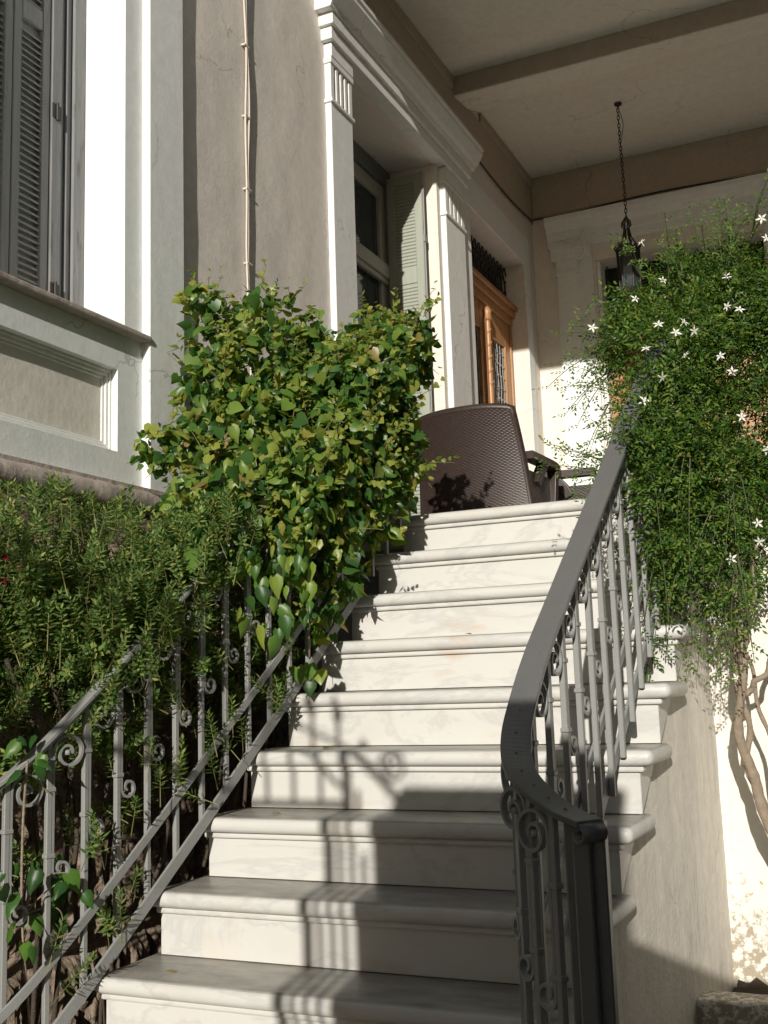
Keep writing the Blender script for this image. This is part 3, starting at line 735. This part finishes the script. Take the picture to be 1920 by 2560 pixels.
# ------------------------------------------------------------------ ground, soil beds
g = MB(); vs = []; fs = []
xsg = np.concatenate([np.linspace(-80, -4, 8), np.linspace(-3, 6, 30), np.linspace(8, 80, 8)]); ysg = np.concatenate([np.linspace(-80, -7, 8), np.linspace(-6, 2, 26), np.linspace(5, 80, 7)])
for x in xsg:
    for y in ysg: vs.append((x, y, GZ + .006 * noise.noise((x * 3, y * 3, 0))))
m_ = len(ysg)
for i in range(len(xsg) - 1):
    for j in range(m_ - 1): fs.append((i * m_ + j, (i + 1) * m_ + j, (i + 1) * m_ + j + 1, i * m_ + j + 1))
g.add(vs, fs, True); tag(obj('ground', g, M['ground']), kind='structure')
def soil(name, x0, x1, y0, y1, z, amp=.02):
    mb = MB(); vs = []; fs = []; n = 40
    for i in range(n + 1):
        for j in range(n + 1):
            x = x0 + (x1 - x0) * i / n; y = y0 + (y1 - y0) * j / n
            e = 1 if 0 < i < n and 0 < j < n else 0
            vs.append((x, y, (z + amp * noise.noise((x * 12, y * 12, 0)) + amp * .7 * noise.noise((x * 30, y * 30, 0))) if e else z - .12))
    for i in range(n):
        for j in range(n):
            a = i * (n + 1) + j; fs.append((a, a + n + 1, a + n + 2, a + 1))
    mb.add(vs, fs, True); return tag(obj(name, mb, M['soil']), kind='structure')
soil('soil', 1.22, 2.6, -.52, -.14, -1.74, .03); soil('soil', -.66, -.02, -2.6, .3, -2.07)
kb = thing('planter_kerb', 'low weathered stone kerb edging the soil bed at the foot of the jasmine', 'kerb', (1.9, -.57, GZ))
kk = MB(); kk.box(1.16, 2.65, -.64, -.515, GZ, -1.68); obj('kerb_stone', kk, M['podium'], kb, .012, 3)

# ------------------------------------------------------------------ foliage
def leaf_obj(name, tv, tf, pos, tip, nrm, scale, mat, parent):
    tv = np.array(tv, float); pos = np.array(pos); tip = np.array(tip, float); nrm = np.array(nrm, float); sc_ = np.array(scale)
    tip /= np.linalg.norm(tip, axis=1, keepdims=True) + 1e-9
    nrm = nrm - (nrm * tip).sum(1, keepdims=True) * tip; nrm /= np.linalg.norm(nrm, axis=1, keepdims=True) + 1e-9
    sd = np.cross(tip, nrm); N = len(pos); k = len(tv)
    V = pos[:, None, :] + sc_[:, None, None] * (tv[None, :, 0:1] * sd[:, None, :] + tv[None, :, 1:2] * tip[:, None, :] + tv[None, :, 2:3] * nrm[:, None, :])
    me = bpy.data.meshes.new(name); V = V.reshape(-1, 3)
    me.vertices.add(N * k); me.vertices.foreach_set('co', V.ravel())
    fl_ = np.concatenate([np.array(f) for f in tf]); ln_ = np.array([len(f) for f in tf])
    loops = (fl_[None, :] + (np.arange(N) * k)[:, None]).ravel(); tot = np.tile(ln_, N); st = np.concatenate([[0], np.cumsum(tot)[:-1]])
    me.loops.add(len(loops)); me.loops.foreach_set('vertex_index', loops)
    me.polygons.add(len(tot)); me.polygons.foreach_set('loop_start', st); me.polygons.foreach_set('loop_total', tot)
    me.update(calc_edges=True); me.validate(); me.materials.append(mat)
    return link(name, me, parent)
HEART = [(0, .06, 0), (0, .42, .02), (0, .76, -.01), (0, 1.08, -.10), (-.24, -.10, -.07), (-.48, .12, -.13), (-.46, .42, -.12), (-.23, .78, -.08), (.24, -.10, -.07), (.48, .12, -.13), (.46, .42, -.12), (.23, .78, -.08)]
HEART2 = [(x * .8, y + (.06 if y > 1 else 0), z - .22 * abs(x) - .16 * max(0, y - .3) ** 2) for x, y, z in HEART]
HEART3 = [(x * 1.1, y * .92, z * -.4 + .10 * math.sin(7 * x) * y) for x, y, z in HEART]
HF = [(0, 4, 5), (0, 5, 6, 1), (1, 6, 7, 2), (2, 7, 3), (0, 9, 8), (0, 1, 10, 9), (1, 2, 11, 10), (2, 3, 11)]
DIA = [(0, 0, 0), (-.5, .5, -.06), (0, 1, -.1), (.5, .5, -.06), (0, .5, .03)]
DF = [(0, 4, 1), (1, 4, 2), (0, 3, 4), (4, 3, 2)]
def unit(n): 
    v = rng.normal(size=(n, 3)); return v / np.linalg.norm(v, axis=1, keepdims=True)
def shell(blobs, per, lo=.55, hi=1.06):
    P = []; O = []
    for b in blobs:
        x, y, z, r = b[:4]; n = max(3, int(per * (r / .1) ** 2)); u = unit(n); q = (lo ** 3 + (hi ** 3 - lo ** 3) * rng.random(n)) ** (1 / 3)
        P.append(np.array([x, y, z]) + u * (q * r)[:, None]); O.append(u)
    return np.concatenate(P), np.concatenate(O)
def twigs(mb, root, targets, r=.004, sag=.03):
    for t in targets:
        a = Vector(root); b = Vector(t); n = 10
        mid = a.lerp(b, .5) + Vector((random.uniform(-.05, .05), random.uniform(-.05, .05), random.uniform(0, .08)))
        pts = [a.lerp(mid, s).lerp(mid.lerp(b, s), s) for s in np.linspace(0, 1, n)]
        mb.tube(pts, list(np.linspace(r, r * .35, n)), 5)

# --- vine with heart-shaped leaves over the railing
VB = [(-.45, -.818, .784, .062), (-.45, -.69, .69, .11), (-.4, -.488, .817, .105), (-.3, -.359, .758, .087), (-.4, -.866, .452, .104), (-.3, -.662, .524, .162), (-.2, -.389, .615, .113), (-.1, -.111, .712, .139), (-.08, .144, .841, .104), (0, .104, .689, .092), (-.15, -.608, .331, .196), (-.05, -.278, .425, .19), (-.25, -.884, .235, .152), (-.4, -.96, .221, .084), (-.5, -1.047, .174, .075), (.05, -.14, .303, .096), (-.05, -.901, .038, .18), (0, -.562, .104, .176), (.05, -.205, .079, .085), (-.15, -1.166, -.071, .14), (0, -.724, -.128, .135), (.05, -.39, -.04, .099), (-.1, -1.327, -.262, .088), (-.02, -1.058, -.227, .109), (.03, -.683, -.313, .076), (0, -.776, -.458, .074), (.06, -.72, .22, .09), (.07, -.48, .44, .09), (.09, -.22, .64, .09), (.08, -.02, .80, .08), (.02, -.95, .02, .10), (.02, -.55, .36, .12), (.05, -.3, .55, .13), (.07, -.1, .69, .10), (.05, -.2, .2, .11), (-.35, -.6, .2, .2), (-.3, -.95, -.1, .18), (-.3, -.3, .2, .25)]
vine = thing('climbing_vine', 'dense vine with heart-shaped green and yellow leaves covering the upper railing by the window', 'vine', (-.3, -.6, -2.1))
P, O = shell(VB, 175, .45, 1.2)
clump = np.array([noise.noise((p[0] * 9, p[1] * 9, p[2] * 9)) + .5 * noise.noise((p[0] * 20, p[1] * 20, p[2] * 20 + 5)) for p in P])
keep = (P[:, 0] > -.64) & (clump > -.27); P, O = P[keep], O[keep]; n = len(P)
nr = O * .55 + np.array([.15, -.55, .45]) + rng.normal(size=(n, 3)) * .85
tp_ = np.array([0, -.1, -.7]) + O * .35 + rng.normal(size=(n, 3)) * .6
scl = .024 + .042 * rng.random(n) ** 1.7
third = np.arange(n) % 3
for q, tmpl in enumerate((HEART, HEART2, HEART3)): leaf_obj('foliage', tmpl, HF, P[third == q], tp_[third == q], nr[third == q], scl[third == q], M['vine_leaf'], vine)
hp_, ht_, hn_, hz_ = [], [], [], []
for k in range(34):
    y = random.uniform(-1.35, -.1); q0 = Vector((random.uniform(-.04, .13), y, .8162 * y + .72 + random.uniform(-.1, .1))); L_ = random.uniform(.10, .34)
    for i in range(int(L_ / .032)):
        q = q0 + Vector((random.uniform(-.03, .03), random.uniform(-.03, .03), -.032 * i)); hp_.append(q); ht_.append(Vector((0, -.1, -1)) + Vector(rng.normal(size=3) * .35)); hn_.append(Vector((.3, -.8, .4)) + Vector(rng.normal(size=3) * .45)); hz_.append(random.uniform(.035, .07))
leaf_obj('foliage', HEART2, HF, np.array(hp_), np.array(ht_), np.array(hn_), np.array(hz_), M['vine_leaf'], vine)
# young shoots reaching out of the mass, with small yellow leaves
P2, O2 = shell(VB, 7, .9, 1.05); keep = (P2[:, 0] > -.55) & (O2[:, 1] < .6); P2, O2 = P2[keep], O2[keep]
yp, yt, yn, yz = [], [], [], []; sh = MB()
for p, o_ in zip(P2, O2):
    d = Vector(o_) * .8 + Vector((.1, -.25, .45)) + Vector(rng.normal(size=3) * .35); d.normalize(); L_ = random.uniform(.05, .19); n_ = random.randint(4, 9)
    q0 = Vector(p); pts = [q0 + d * L_ * i / 5 + Vector((0, 0, -.03 * (i / 5) ** 2)) for i in range(6)]; sh.tube(pts, [.0022, .002, .0018, .0015, .0012, .001], 4)
    for i in range(n_):
        s_ = (i + 1) / n_; q = q0 + d * L_ * s_; side = d.cross(Vector(rng.normal(size=3))).normalized()
        yp.append(q); yt.append(side * .7 + d * .5 + Vector((0, 0, -.35))); yn.append(Vector((.1, -.6, .5)) + Vector(rng.normal(size=3) * .5)); yz.append((.040 - .020 * s_) * random.uniform(.75, 1.2))
leaf_obj('foliage', HEART, HF, np.array(yp), np.array(yt), np.array(yn), np.array(yz), M['young_leaf'], vine)['label'] = 'young yellow-green leaves'
tag(obj('twig', sh, M['twig'], vine), kind='stuff')
BL = [(-.06, -1.46, -.27, .085), (-.04, -1.25, -.27, .09), (-.03, -1.05, -.27, .088), (-.02, -1.2, -.22, .07), (.10, -.16, .37, .06), (.13, -.13, .38, .055), (.12, -.30, .42, .05), (.08, -.02, .66, .05), (.10, -.10, .20, .05), (.06, -.45, .0, .06), (.05, -.6, -.1, .065), (.02, -.95, .05, .07), (-.1, -1.1, .1, .07), (.05, -.95, -.62, .06), (.07, -.92, -.64, .055), (.03, -1.0, -.63, .06), (.06, -.97, -.68, .05),
      (-.30, -.15, .92, .05), (-.30, -.13, .86, .05), (-.30, -.17, .80, .045), (-.28, -.10, .82, .045), (-.02, .18, .95, .045), (.0, .22, .90, .04)]
bp = np.array([b[:3] for b in BL]); nb = len(bp)
leaf_obj('foliage', HEART, HF, bp, np.array([.05, -.1, -1.0]) + rng.normal(size=(nb, 3)) * .25, np.array([.35, -.85, .35]) + rng.normal(size=(nb, 3)) * .25, np.array([b[3] for b in BL]), M['vine_leaf'], vine)
vs_ = MB()
for bx in (-.35, -.2, -.45):
    vs_.tube(spline([(bx, -.7, -2.1), (bx + .03, -.75, -1.5), (bx + .1, -.7, -.8), (bx + .15, -.6, -.2), (bx + .1, -.5, .3), (bx + .05, -.4, .6)], 40), .011, 7)
twigs(vs_, (-.25, -.65, -.2), [b[:3] for b in VB if b[2] < .3], .006); twigs(vs_, (-.25, -.55, .2), [b[:3] for b in VB if b[2] >= .3], .006)
for tx, ty, tz in ((-.45, -.83, .86), (-.30, -.15, .93), (-.02, .2, .97), (.13, -.1, .40), (-.5, -1.12, .2), (.0, -.75, -.53), (.05, -.95, -.6)): twigs(vs_, (-.2, -.5, .3) if tz > 0 else (-.05, -.8, -.35), [(tx, ty, tz)], .0035)
obj('stem', vs_, M['bark'], vine)
def blossom(pts, sz, mat, parent, petals=5, wid=.5, nm='blossom', face=(.3, -.85, .4), spread=.35, lift=.15):
    for c in pts:
        f = Vector(face) + Vector(rng.normal(size=3) * spread); f.normalize()
        u = f.cross(Vector((0, 0, 1))).normalized(); w_ = f.cross(u); a0 = random.random() * 6
        mb = MB()
        for i in range(petals):
            a = a0 + i * 2 * math.pi / petals + random.uniform(-.12, .12); d = u * math.cos(a) + w_ * math.sin(a); s = u * -math.sin(a) + w_ * math.cos(a); c_ = Vector(c); L_ = sz * random.uniform(.85, 1.1)
            mb.add([c_, c_ + d * L_ * .45 - s * wid * L_ * .5 + f * L_ * lift, c_ + d * L_ + f * L_ * lift * .3, c_ + d * L_ * .45 + s * wid * L_ * .5 + f * L_ * lift, c_ + d * L_ * .5 + f * L_ * lift * .6], [(0, 1, 4), (1, 2, 4), (0, 4, 3), (4, 2, 3)])
        mb.tube([Vector(c) - f * sz * .9, Vector(c)], sz * .07, 5)
        obj(nm, mb, M[mat], parent)
blossom([(-.02, -.55, .42), (-.0, -.53, .41), (-.01, -.57, .405)], .018, 'pink_petal', vine, 5, .6)

# --- small shoot of the vine low on the left
v2 = thing('climbing_vine', 'few broad green vine leaves hanging low on the railing in front of the rough stone', 'vine', (-.25, -1.95, -2.1))
L2 = [(-.22 + random.uniform(-.12, .12), -2.02 + random.uniform(-.14, .16), -1.20 + random.uniform(-.12, .10), random.uniform(.035, .075)) for i in range(38)] + [(-.165 + random.uniform(-.03, .03), -2.06 + random.uniform(-.04, .04), -.84 + random.uniform(-.05, .05), random.uniform(.035, .05)) for i in range(8)]
p2 = np.array([b[:3] for b in L2]); n2 = len(p2)
leaf_obj('foliage', HEART2, HF, p2, np.array([0, -.05, -1.0]) + rng.normal(size=(n2, 3)) * .35, np.array([.4, -.7, .45]) + rng.normal(size=(n2, 3)) * .35, np.array([b[3] for b in L2]), M['deep_leaf'], v2)
s2 = MB(); s2.tube(spline([(-.3, -1.8, -2.1), (-.26, -1.9, -1.7), (-.22, -2.0, -1.3), (-.19, -2.04, -1.05), (-.16, -2.06, -.86)], 30), .0035, 6); twigs(s2, (-.22, -2.0, -1.25), [b[:3] for b in L2[:18]], .003); obj('stem', s2, M['bark'], v2)

# --- shrub with short narrow leaves on upright shoots
SB = [(-.36, -2.12, -.50, .30), (-.38, -1.75, -.40, .32), (-.38, -1.40, -.40, .31), (-.34, -1.08, -.42, .29), (-.30, -.84, -.56, .22), (-.36, -2.45, -.70, .33), (-.28, -1.95, -.70, .24), (-.26, -1.62, -.68, .20),
      (-.13, -1.72, -.52, .16), (-.11, -1.52, -.40, .16), (-.07, -1.32, -.24, .14), (-.12, -1.62, -.62, .12), (-.10, -1.42, -.52, .12), (-.10, -1.2, -.40, .13),
      (-.40, -2.75, -.72, .24), (-.30, -2.5, -.80, .22), (-.42, -2.3, -.84, .18), (-.45, -3.05, -.7, .25), (-.22, -2.75, -.72, .2)]
shrub = thing('garden_shrub', 'bushy green shrub of upright narrow-leaved shoots growing between the house plinth and the railing', 'shrub', (-.36, -1.5, -2.1))
P, O = shell(SB, 30, .68, 1.0)
P = np.concatenate([P, np.array([[-.16 + .16 * (random.random() - .5), y, .8162 * y + .22 + .45 * random.random()] for y in np.linspace(-2.0, -.8, 60)])]); O = np.concatenate([O, unit(60)])
SPR = np.array([[xL(y) + random.uniform(.0, .05), y, .8162 * y + random.uniform(.12, .62)] for y in np.linspace(-1.95, -.85, 34)])
xl_ = np.array([xL(y) for y in P[:, 1]]); keep = (P[:, 0] < xl_ - .02 + .16 * ((P[:, 2] > .8162 * P[:, 1] + .72) & (P[:, 1] > -1.86))) & (P[:, 0] > -.64) & (P[:, 2] > -1.45)
P, O = np.concatenate([P[keep], SPR]), np.concatenate([O[keep], unit(34)])
lp, lt, lnr, ls = [], [], [], []; stm = MB()
for p, o_ in zip(P, O):
    ax = Vector(o_) * .45 + Vector((.06, -.18, 1.0)) * .75 + Vector(rng.normal(size=3) * .22); ax.normalize()
    Ls = random.uniform(.05, .115); nl = int(Ls / .0032); u = ax.orthogonal().normalized(); w_ = ax.cross(u)
    b0 = Vector(p) - ax * Ls * .5
    stm.tube([b0 - ax * .05, b0 + ax * Ls], [.0016, .0008], 3, False, False)
    for i in range(nl):
        s = i / nl; a = i * 2.4; d = u * math.cos(a) + w_ * math.sin(a); open_ = 1.25 - .65 * s
        lp.append(b0 + ax * Ls * s); tdir = d * open_ + ax * (.25 + .7 * s); lt.append(tdir); lnr.append(ax - d * .3); ls.append((.031 - .010 * s) * random.uniform(.8, 1.2))
NARROW = [(x * .42, y, z) for x, y, z in DIA]
leaf_obj('foliage', NARROW, DF, np.array(lp), np.array(lt), np.array(lnr), np.array(ls), M['shrub_leaf'], shrub)
stb = MB()
for bx, by in ((-.36, -2.2), (-.38, -1.8), (-.34, -1.45), (-.3, -1.1), (-.28, -.85)):
    for j in range(4): stb.tube(spline([(bx, by, -2.1), (bx + random.uniform(-.05, .08), by + random.uniform(-.08, .08), -1.6), (bx + random.uniform(-.1, .15), by + random.uniform(-.15, .15), -1.1), (bx + random.uniform(-.1, .15), by + random.uniform(-.2, .2), -.6)], 16), .007, 6)
tag(obj('twig', stm, M['twig'], shrub), kind='stuff'); obj('stem', stb, M['dark_bark'], shrub)
blossom([(-.27, -2.03, -.33), (-.25, -2.0, -.36), (-.29, -2.07, -.37), (-.26, -2.05, -.40), (-.23, -1.97, -.34)], .016, 'red_petal', shrub, 8, .34, 'blossom', (.3, -.85, .4), .8, .5)
blossom([(-.13, -1.42, -.58), (-.09, -1.3, -.52), (-.12, -1.40, -.6)], .014, 'pink_petal', shrub, 6, .5)

# --- white jasmine on the right
JB = [(1.249, -.1, .72, .15), (1.446, 0, .775, .13), (1.051, -.2, .671, .080), (.965, -.25, .508, .070), (1.161, -.3, .464, .175), (1.381, -.25, .443, .2), (1.493, -.3, .179, .177), (1.256, -.4, .156, .185), (1.115, -.42, .231, .078), (1.19, -.42, -.048, .13), (1.362, -.4, -.084, .185), (1.47, -.35, -.278, .141), (1.27, -.42, -.259, .12), (1.16, -.42, -.255, .07), (1.367, -.4, -.416, .08), (1.504, -.1, .604, .154), (1.72, -.2, .50, .23), (1.75, -.25, .2, .25), (1.7, -.3, -.15, .2), (1.4, -.2, .60, .17), (1.27, -.72, .18, .12), (1.30, -.62, .38, .14), (1.25, -.85, .06, .07), (1.33, -.75, -.02, .12), (1.36, -.65, -.22, .10), (1.27, -.75, -.18, .08), (1.24, -.72, -.38, .06), (1.2, -.85, -.02, .05), (1.23, -.92, -.03, .07), (1.24, -.98, -.14, .06), (1.26, -.86, -.28, .07), (1.30, -.72, -.36, .09), (1.36, -.55, -.40, .10), (1.22, -1.02, .03, .05)]
jas = thing('jasmine', 'large jasmine bush with tiny leaves and scattered white star flowers against the sunny porch wall', 'jasmine', (1.6, -.43, -1.72))
P, O = shell(JB, 270, .5, 1.08)
clump = np.array([noise.noise((p[0] * 8, p[1] * 8, p[2] * 8)) + .5 * noise.noise((p[0] * 19, p[1] * 19, p[2] * 19 + 5)) for p in P])
keep = (P[:, 1] > -1.1) & (clump > -.34 + .38 * (P[:, 2] < -.12)); P, O = P[keep], O[keep]
def pinnate(p, d, nrm, L_, pairs, sz, lp, lt, ln_, ls, stem=None):
    d = Vector(d).normalized(); nrm = Vector(nrm); s = d.cross(nrm).normalized(); up_ = s.cross(d)
    for i in range(pairs + 1):
        q = Vector(p) + d * L_ * (i / pairs)
        if i == pairs: lp.append(q); lt.append(d); ln_.append(up_); ls.append(sz * 1.35); continue
        for sg in (-1, 1): lp.append(q); lt.append(s * sg + d * .75); ln_.append(up_ + Vector(rng.normal(size=3) * .25)); ls.append(sz * random.uniform(.75, 1.1))
    if stem is not None: stem.tube([Vector(p) - d * .02, Vector(p) + d * L_], .0011, 3, False, False)
lp, lt, ln_, ls = [], [], [], []; stj = MB()
for p, o_ in zip(P, O):
    d = Vector(o_) * .5 + Vector((-.1, -.35, -.1)) + Vector(rng.normal(size=3) * .6)
    pinnate(p, d, Vector(o_) * .5 + Vector((.1, -.5, .8)) + Vector(rng.normal(size=3) * .4), random.uniform(.035, .06), 3, .0195, lp, lt, ln_, ls)
def spray(a, b, sag=.04, pairs=3, gap=.035, sz=.015):
    a, b = Vector(a), Vector(b); m = a.lerp(b, .5) + Vector((0, 0, sag)); n = max(4, int((b - a).length / gap)); prev = None; pts = []
    for i in range(n + 1):
        s = i / n; q = a.lerp(m, s).lerp(m.lerp(b, s), s); pts.append(q)
        if i and s > .15:
            dd = (q - pts[-2]).normalized(); side = dd.cross(Vector((.3, -.8, .5))).normalized() * (1 if i % 2 else -1)
            pinnate(q, side + dd * .6 + Vector((0, 0, -.25)), (.2, -.7, .6), random.uniform(.028, .045), pairs, sz, lp, lt, ln_, ls)
    stj.tube(pts, list(np.linspace(.0024, .001, len(pts))), 4, True, False)
SP = [((1.0, -.3, .42), (.88, -.42, .20)), ((1.02, -.32, .35), (.93, -.45, .10)), ((1.03, -.35, .30), (.86, -.5, .33)), ((1.05, -.35, .28), (.98, -.5, .05)), ((.97, -.3, .50), (.80, -.38, .45)), ((1.05, -.2, .65), (.93, -.3, .70)), ((.98, -.25, .55), (.87, -.35, .62)),
      ((1.12, -.45, -.02), (.93, -.70, -.03)), ((1.13, -.45, -.05), (.84, -.78, .0)), ((1.14, -.47, -.10), (.98, -.75, -.12)), ((1.12, -.48, -.13), (.97, -.72, -.20)), ((1.1, -.45, .0), (1.0, -.62, .12)), ((1.15, -.5, -.15), (1.06, -.72, -.10)),
      ((1.2, -0.1, 0.81), (1.17, -0.2, 0.93)), ((1.25, -0.1, 0.83), (1.24, -0.18, 0.97)), ((1.33, -0.08, 0.86), (1.33, -0.15, 0.97)), ((1.42, 0, 0.88), (1.44, -0.1, 0.99)), ((1.38, -0.05, 0.86), (1.52, -0.15, 0.96)), ((1.1, -.15, .8), (1.08, -.3, .9)), ((1.5, -.1, .9), (1.57, -.3, 1.0)),
      ((1.2, -.5, -.3), (1.16, -.62, -.52)), ((1.24, -.5, -.32), (1.22, -.62, -.60)), ((1.3, -.5, -.42), (1.27, -.58, -.66)), ((1.18, -.5, -.25), (1.12, -.66, -.42)), ((1.25, -.5, -.3), (1.18, -.70, -.62)), ((1.36, -.5, -.45), (1.33, -.55, -.70)), ((1.15, -.5, -.2), (1.08, -.74, -.36)), ((1.2, -.5, -.35), (1.13, -.74, -.70)), ((1.42, -.48, -.45), (1.41, -.52, -.62))]
for a, b in SP:
    spray(a, b)
    for k in range(2): spray(a, Vector(b) + Vector((random.uniform(-.06, .06), random.uniform(-.05, .05), random.uniform(-.09, .09))))
for k in range(44):                                    # wisps hanging among the upper balusters and below the bush
    x = random.uniform(1.15, 1.45); y = random.uniform(-.95, -.45); z = random.uniform(-.42, -.05) + (y + .6) * -.2
    spray((x, y, z), (x + random.uniform(-.10, .05), y - random.uniform(.0, .12), z - random.uniform(.12, .34)), .05)
for k in range(14):
    x = random.uniform(1.02, 1.5); z = .30 + .42 * min(1, (x - 1.0) / .3); spray((x, -.2, z), (x + random.uniform(-.12, .08), -.3 + random.uniform(-.1, .1), z + random.uniform(.10, .30)), .02)
for i in range(70):
    j = random.randrange(len(P)); p, o_ = Vector(P[j]), Vector(O[j]); spray(p, p + o_ * random.uniform(.05, .14) + Vector(rng.normal(size=3) * .05), .02, 3, .03, .014)
SMALL = [(x * .42, y, z) for x, y, z in DIA]
leaf_obj('foliage', SMALL, DF, np.array(lp), np.array(lt), np.array(ln_), np.array(ls), M['jasmine_leaf'], jas)
twigs(stj, (1.39, -.43, -.4), [b[:3] for b in JB if b[1] > -.5], .004)
tag(obj('twig', stj, M['jasmine_twig'], jas), kind='stuff')
tk = MB()
def limb(pts, r0, r1, ph):
    q = spline(pts, 70); n = len(q)
    q = [p + Vector((.007 * math.sin(i * .33 + ph), .006 * math.cos(i * .27 + ph), 0)) for i, p in enumerate(q)]
    tk.tube(q, [(r0 + (r1 - r0) * i / n) * (1 + .22 * noise.noise((i * .35, ph, 0)) + .14 * noise.noise((i * 1.1, ph, 3))) for i in range(n)], 10)
limb([(1.70, -.43, -1.74), (1.56, -.44, -1.45), (1.431, -.45, -1.16), (1.39, -.45, -1.03), (1.368, -.45, -.9), (1.382, -.46, -.74), (1.394, -.45, -.52), (1.385, -.42, -.3), (1.36, -.4, -.05)], .021, .011, 0)
limb([(1.66, -.42, -1.74), (1.50, -.425, -1.38), (1.415, -.43, -1.12), (1.38, -.425, -.98), (1.388, -.43, -.85), (1.366, -.43, -.7), (1.378, -.425, -.5), (1.42, -.4, -.25)], .013, .008, 2)
limb([(1.382, -.44, -.78), (1.42, -.44, -.735), (1.465, -.44, -.69), (1.53, -.43, -.55), (1.58, -.4, -.35)], .011, .008, 4)
limb([(1.374, -.44, -.80), (1.40, -.45, -.62), (1.44, -.45, -.45), (1.46, -.42, -.25)], .008, .005, 5)
limb([(1.60, -.42, -1.74), (1.53, -.43, -1.35), (1.47, -.43, -1.02), (1.43, -.43, -.80), (1.40, -.43, -.62)], .009, .006, 7)
obj('trunk', tk, M['bark'], jas)
FL = [(1.57, .832), (1.579, .759), (1.159, .83), (1.225, .676), (1.441, .649), (1.124, .626), (1.229, .616), (1.433, .543), (1.473, .526), (1.198, .52), (1.287, .513), (1.255, .48), (1.317, .476), (1.149, .44), (1.282, .394), (1.398, .373), (.965, .545), (1.198, .327), (1.131, .252), (1.433, .313), (1.451, .153), (1.52, .033), (1.474, -.211), (1.474, -.273), (1.381, -.324), (1.258, -.567), (1.366, -.716)]
cam_p = Vector((1.87398557, -4.29714896, -.69936856))
def on_bush(x, z):
    """push the flower out to the leaf surface in front of (x, -.45, z)"""
    p = Vector((x, -.45, z)); d = (p - cam_p).normalized(); best = None
    for bx, by, bz, br in JB:
        c = Vector((bx, by, bz)) - cam_p; tca = c.dot(d); d2 = c.length_squared - tca * tca
        if d2 < br * br: 
            q = tca - math.sqrt(br * br - d2); best = q if best is None else min(best, q)
    return cam_p + d * (best - .035) if best else p
blossom([on_bush(x, z) for x, z in FL], .021, 'petal', jas, 5, .36, 'flower', (.25, -.9, .2), .4, .05)

for (x, y, k, sz, dr, lab) in ((.14, -5 * t_ + .07, 5, .032, .3, 'dry yellow leaf lying on the sixth tread near the left riser end'), (.10, -6 * t_ + .05, 6, .030, 2.1, 'small curled yellow leaf at the back of the seventh tread'),
                              (.50, -3 * t_ + .03, 3, .026, 1.2, 'small brown leaf lying on the fourth tread'), (.03, -8 * t_ + .06, 8, .022, 4.0, 'dark brown leaf lying near the left end of the lowest tread in view')):
    o = leaf_obj('fallen_leaf', HEART, HF, [(x, y, -k * r_ + .008)], [(math.cos(dr), math.sin(dr), .06)], [(.1, -.1, 1)], [sz], M['dry_leaf'], None)
    tag(o, lab, 'leaf', 'dry leaves fallen on the steps')
# ------------------------------------------------------------------ sun, sky, camera
Ld = Vector((-.215, 1, -.333)).normalized()
sun = bpy.data.lights.new('sun', 'SUN'); sun.energy = 5.0; sun.angle = R(.53); sun.color = (1, .94, .845)
so = bpy.data.objects.new('sun', sun); COL.objects.link(so); so.rotation_euler = Ld.to_track_quat('-Z', 'Y').to_euler(); so.location = (3, -12, 5)
wd = bpy.data.worlds.new('World'); sc.world = wd; wd.use_nodes = True
nt = wd.node_tree; bg = nt.nodes['Background']; sk = nt.nodes.new('ShaderNodeTexSky'); sk.sky_type = 'NISHITA'; sk.sun_disc = False
S_ = -Ld; sk.sun_elevation = math.asin(S_.z); sk.sun_rotation = math.atan2(S_.x, S_.y)
nt.links.new(sk.outputs[0], bg.inputs[0]); bg.inputs[1].default_value = .05
cam = bpy.data.cameras.new('camera'); co = bpy.data.objects.new('camera', cam); COL.objects.link(co); sc.camera = co
A_ = Vector((.9070490906, .4197980245, -.0321179990)); B_ = Vector((.0929224658, -.1252031667, .9877700048)); D_ = Vector((-.4106426214, .8989403682, .1525740861))
co.matrix_world = Matrix(((A_.x, B_.x, -D_.x, cam_p.x), (A_.y, B_.y, -D_.y, cam_p.y), (A_.z, B_.z, -D_.z, cam_p.z), (0, 0, 0, 1)))
cam.sensor_fit = 'HORIZONTAL'; cam.sensor_width = 36; cam.lens = 2793.36 / 1920 * 36; cam.clip_start = .02; cam.clip_end = 500
sc.view_settings.view_transform = 'Standard'; sc.view_settings.look = 'None'; sc.view_settings.gamma = 1; sc.view_settings.exposure = 0
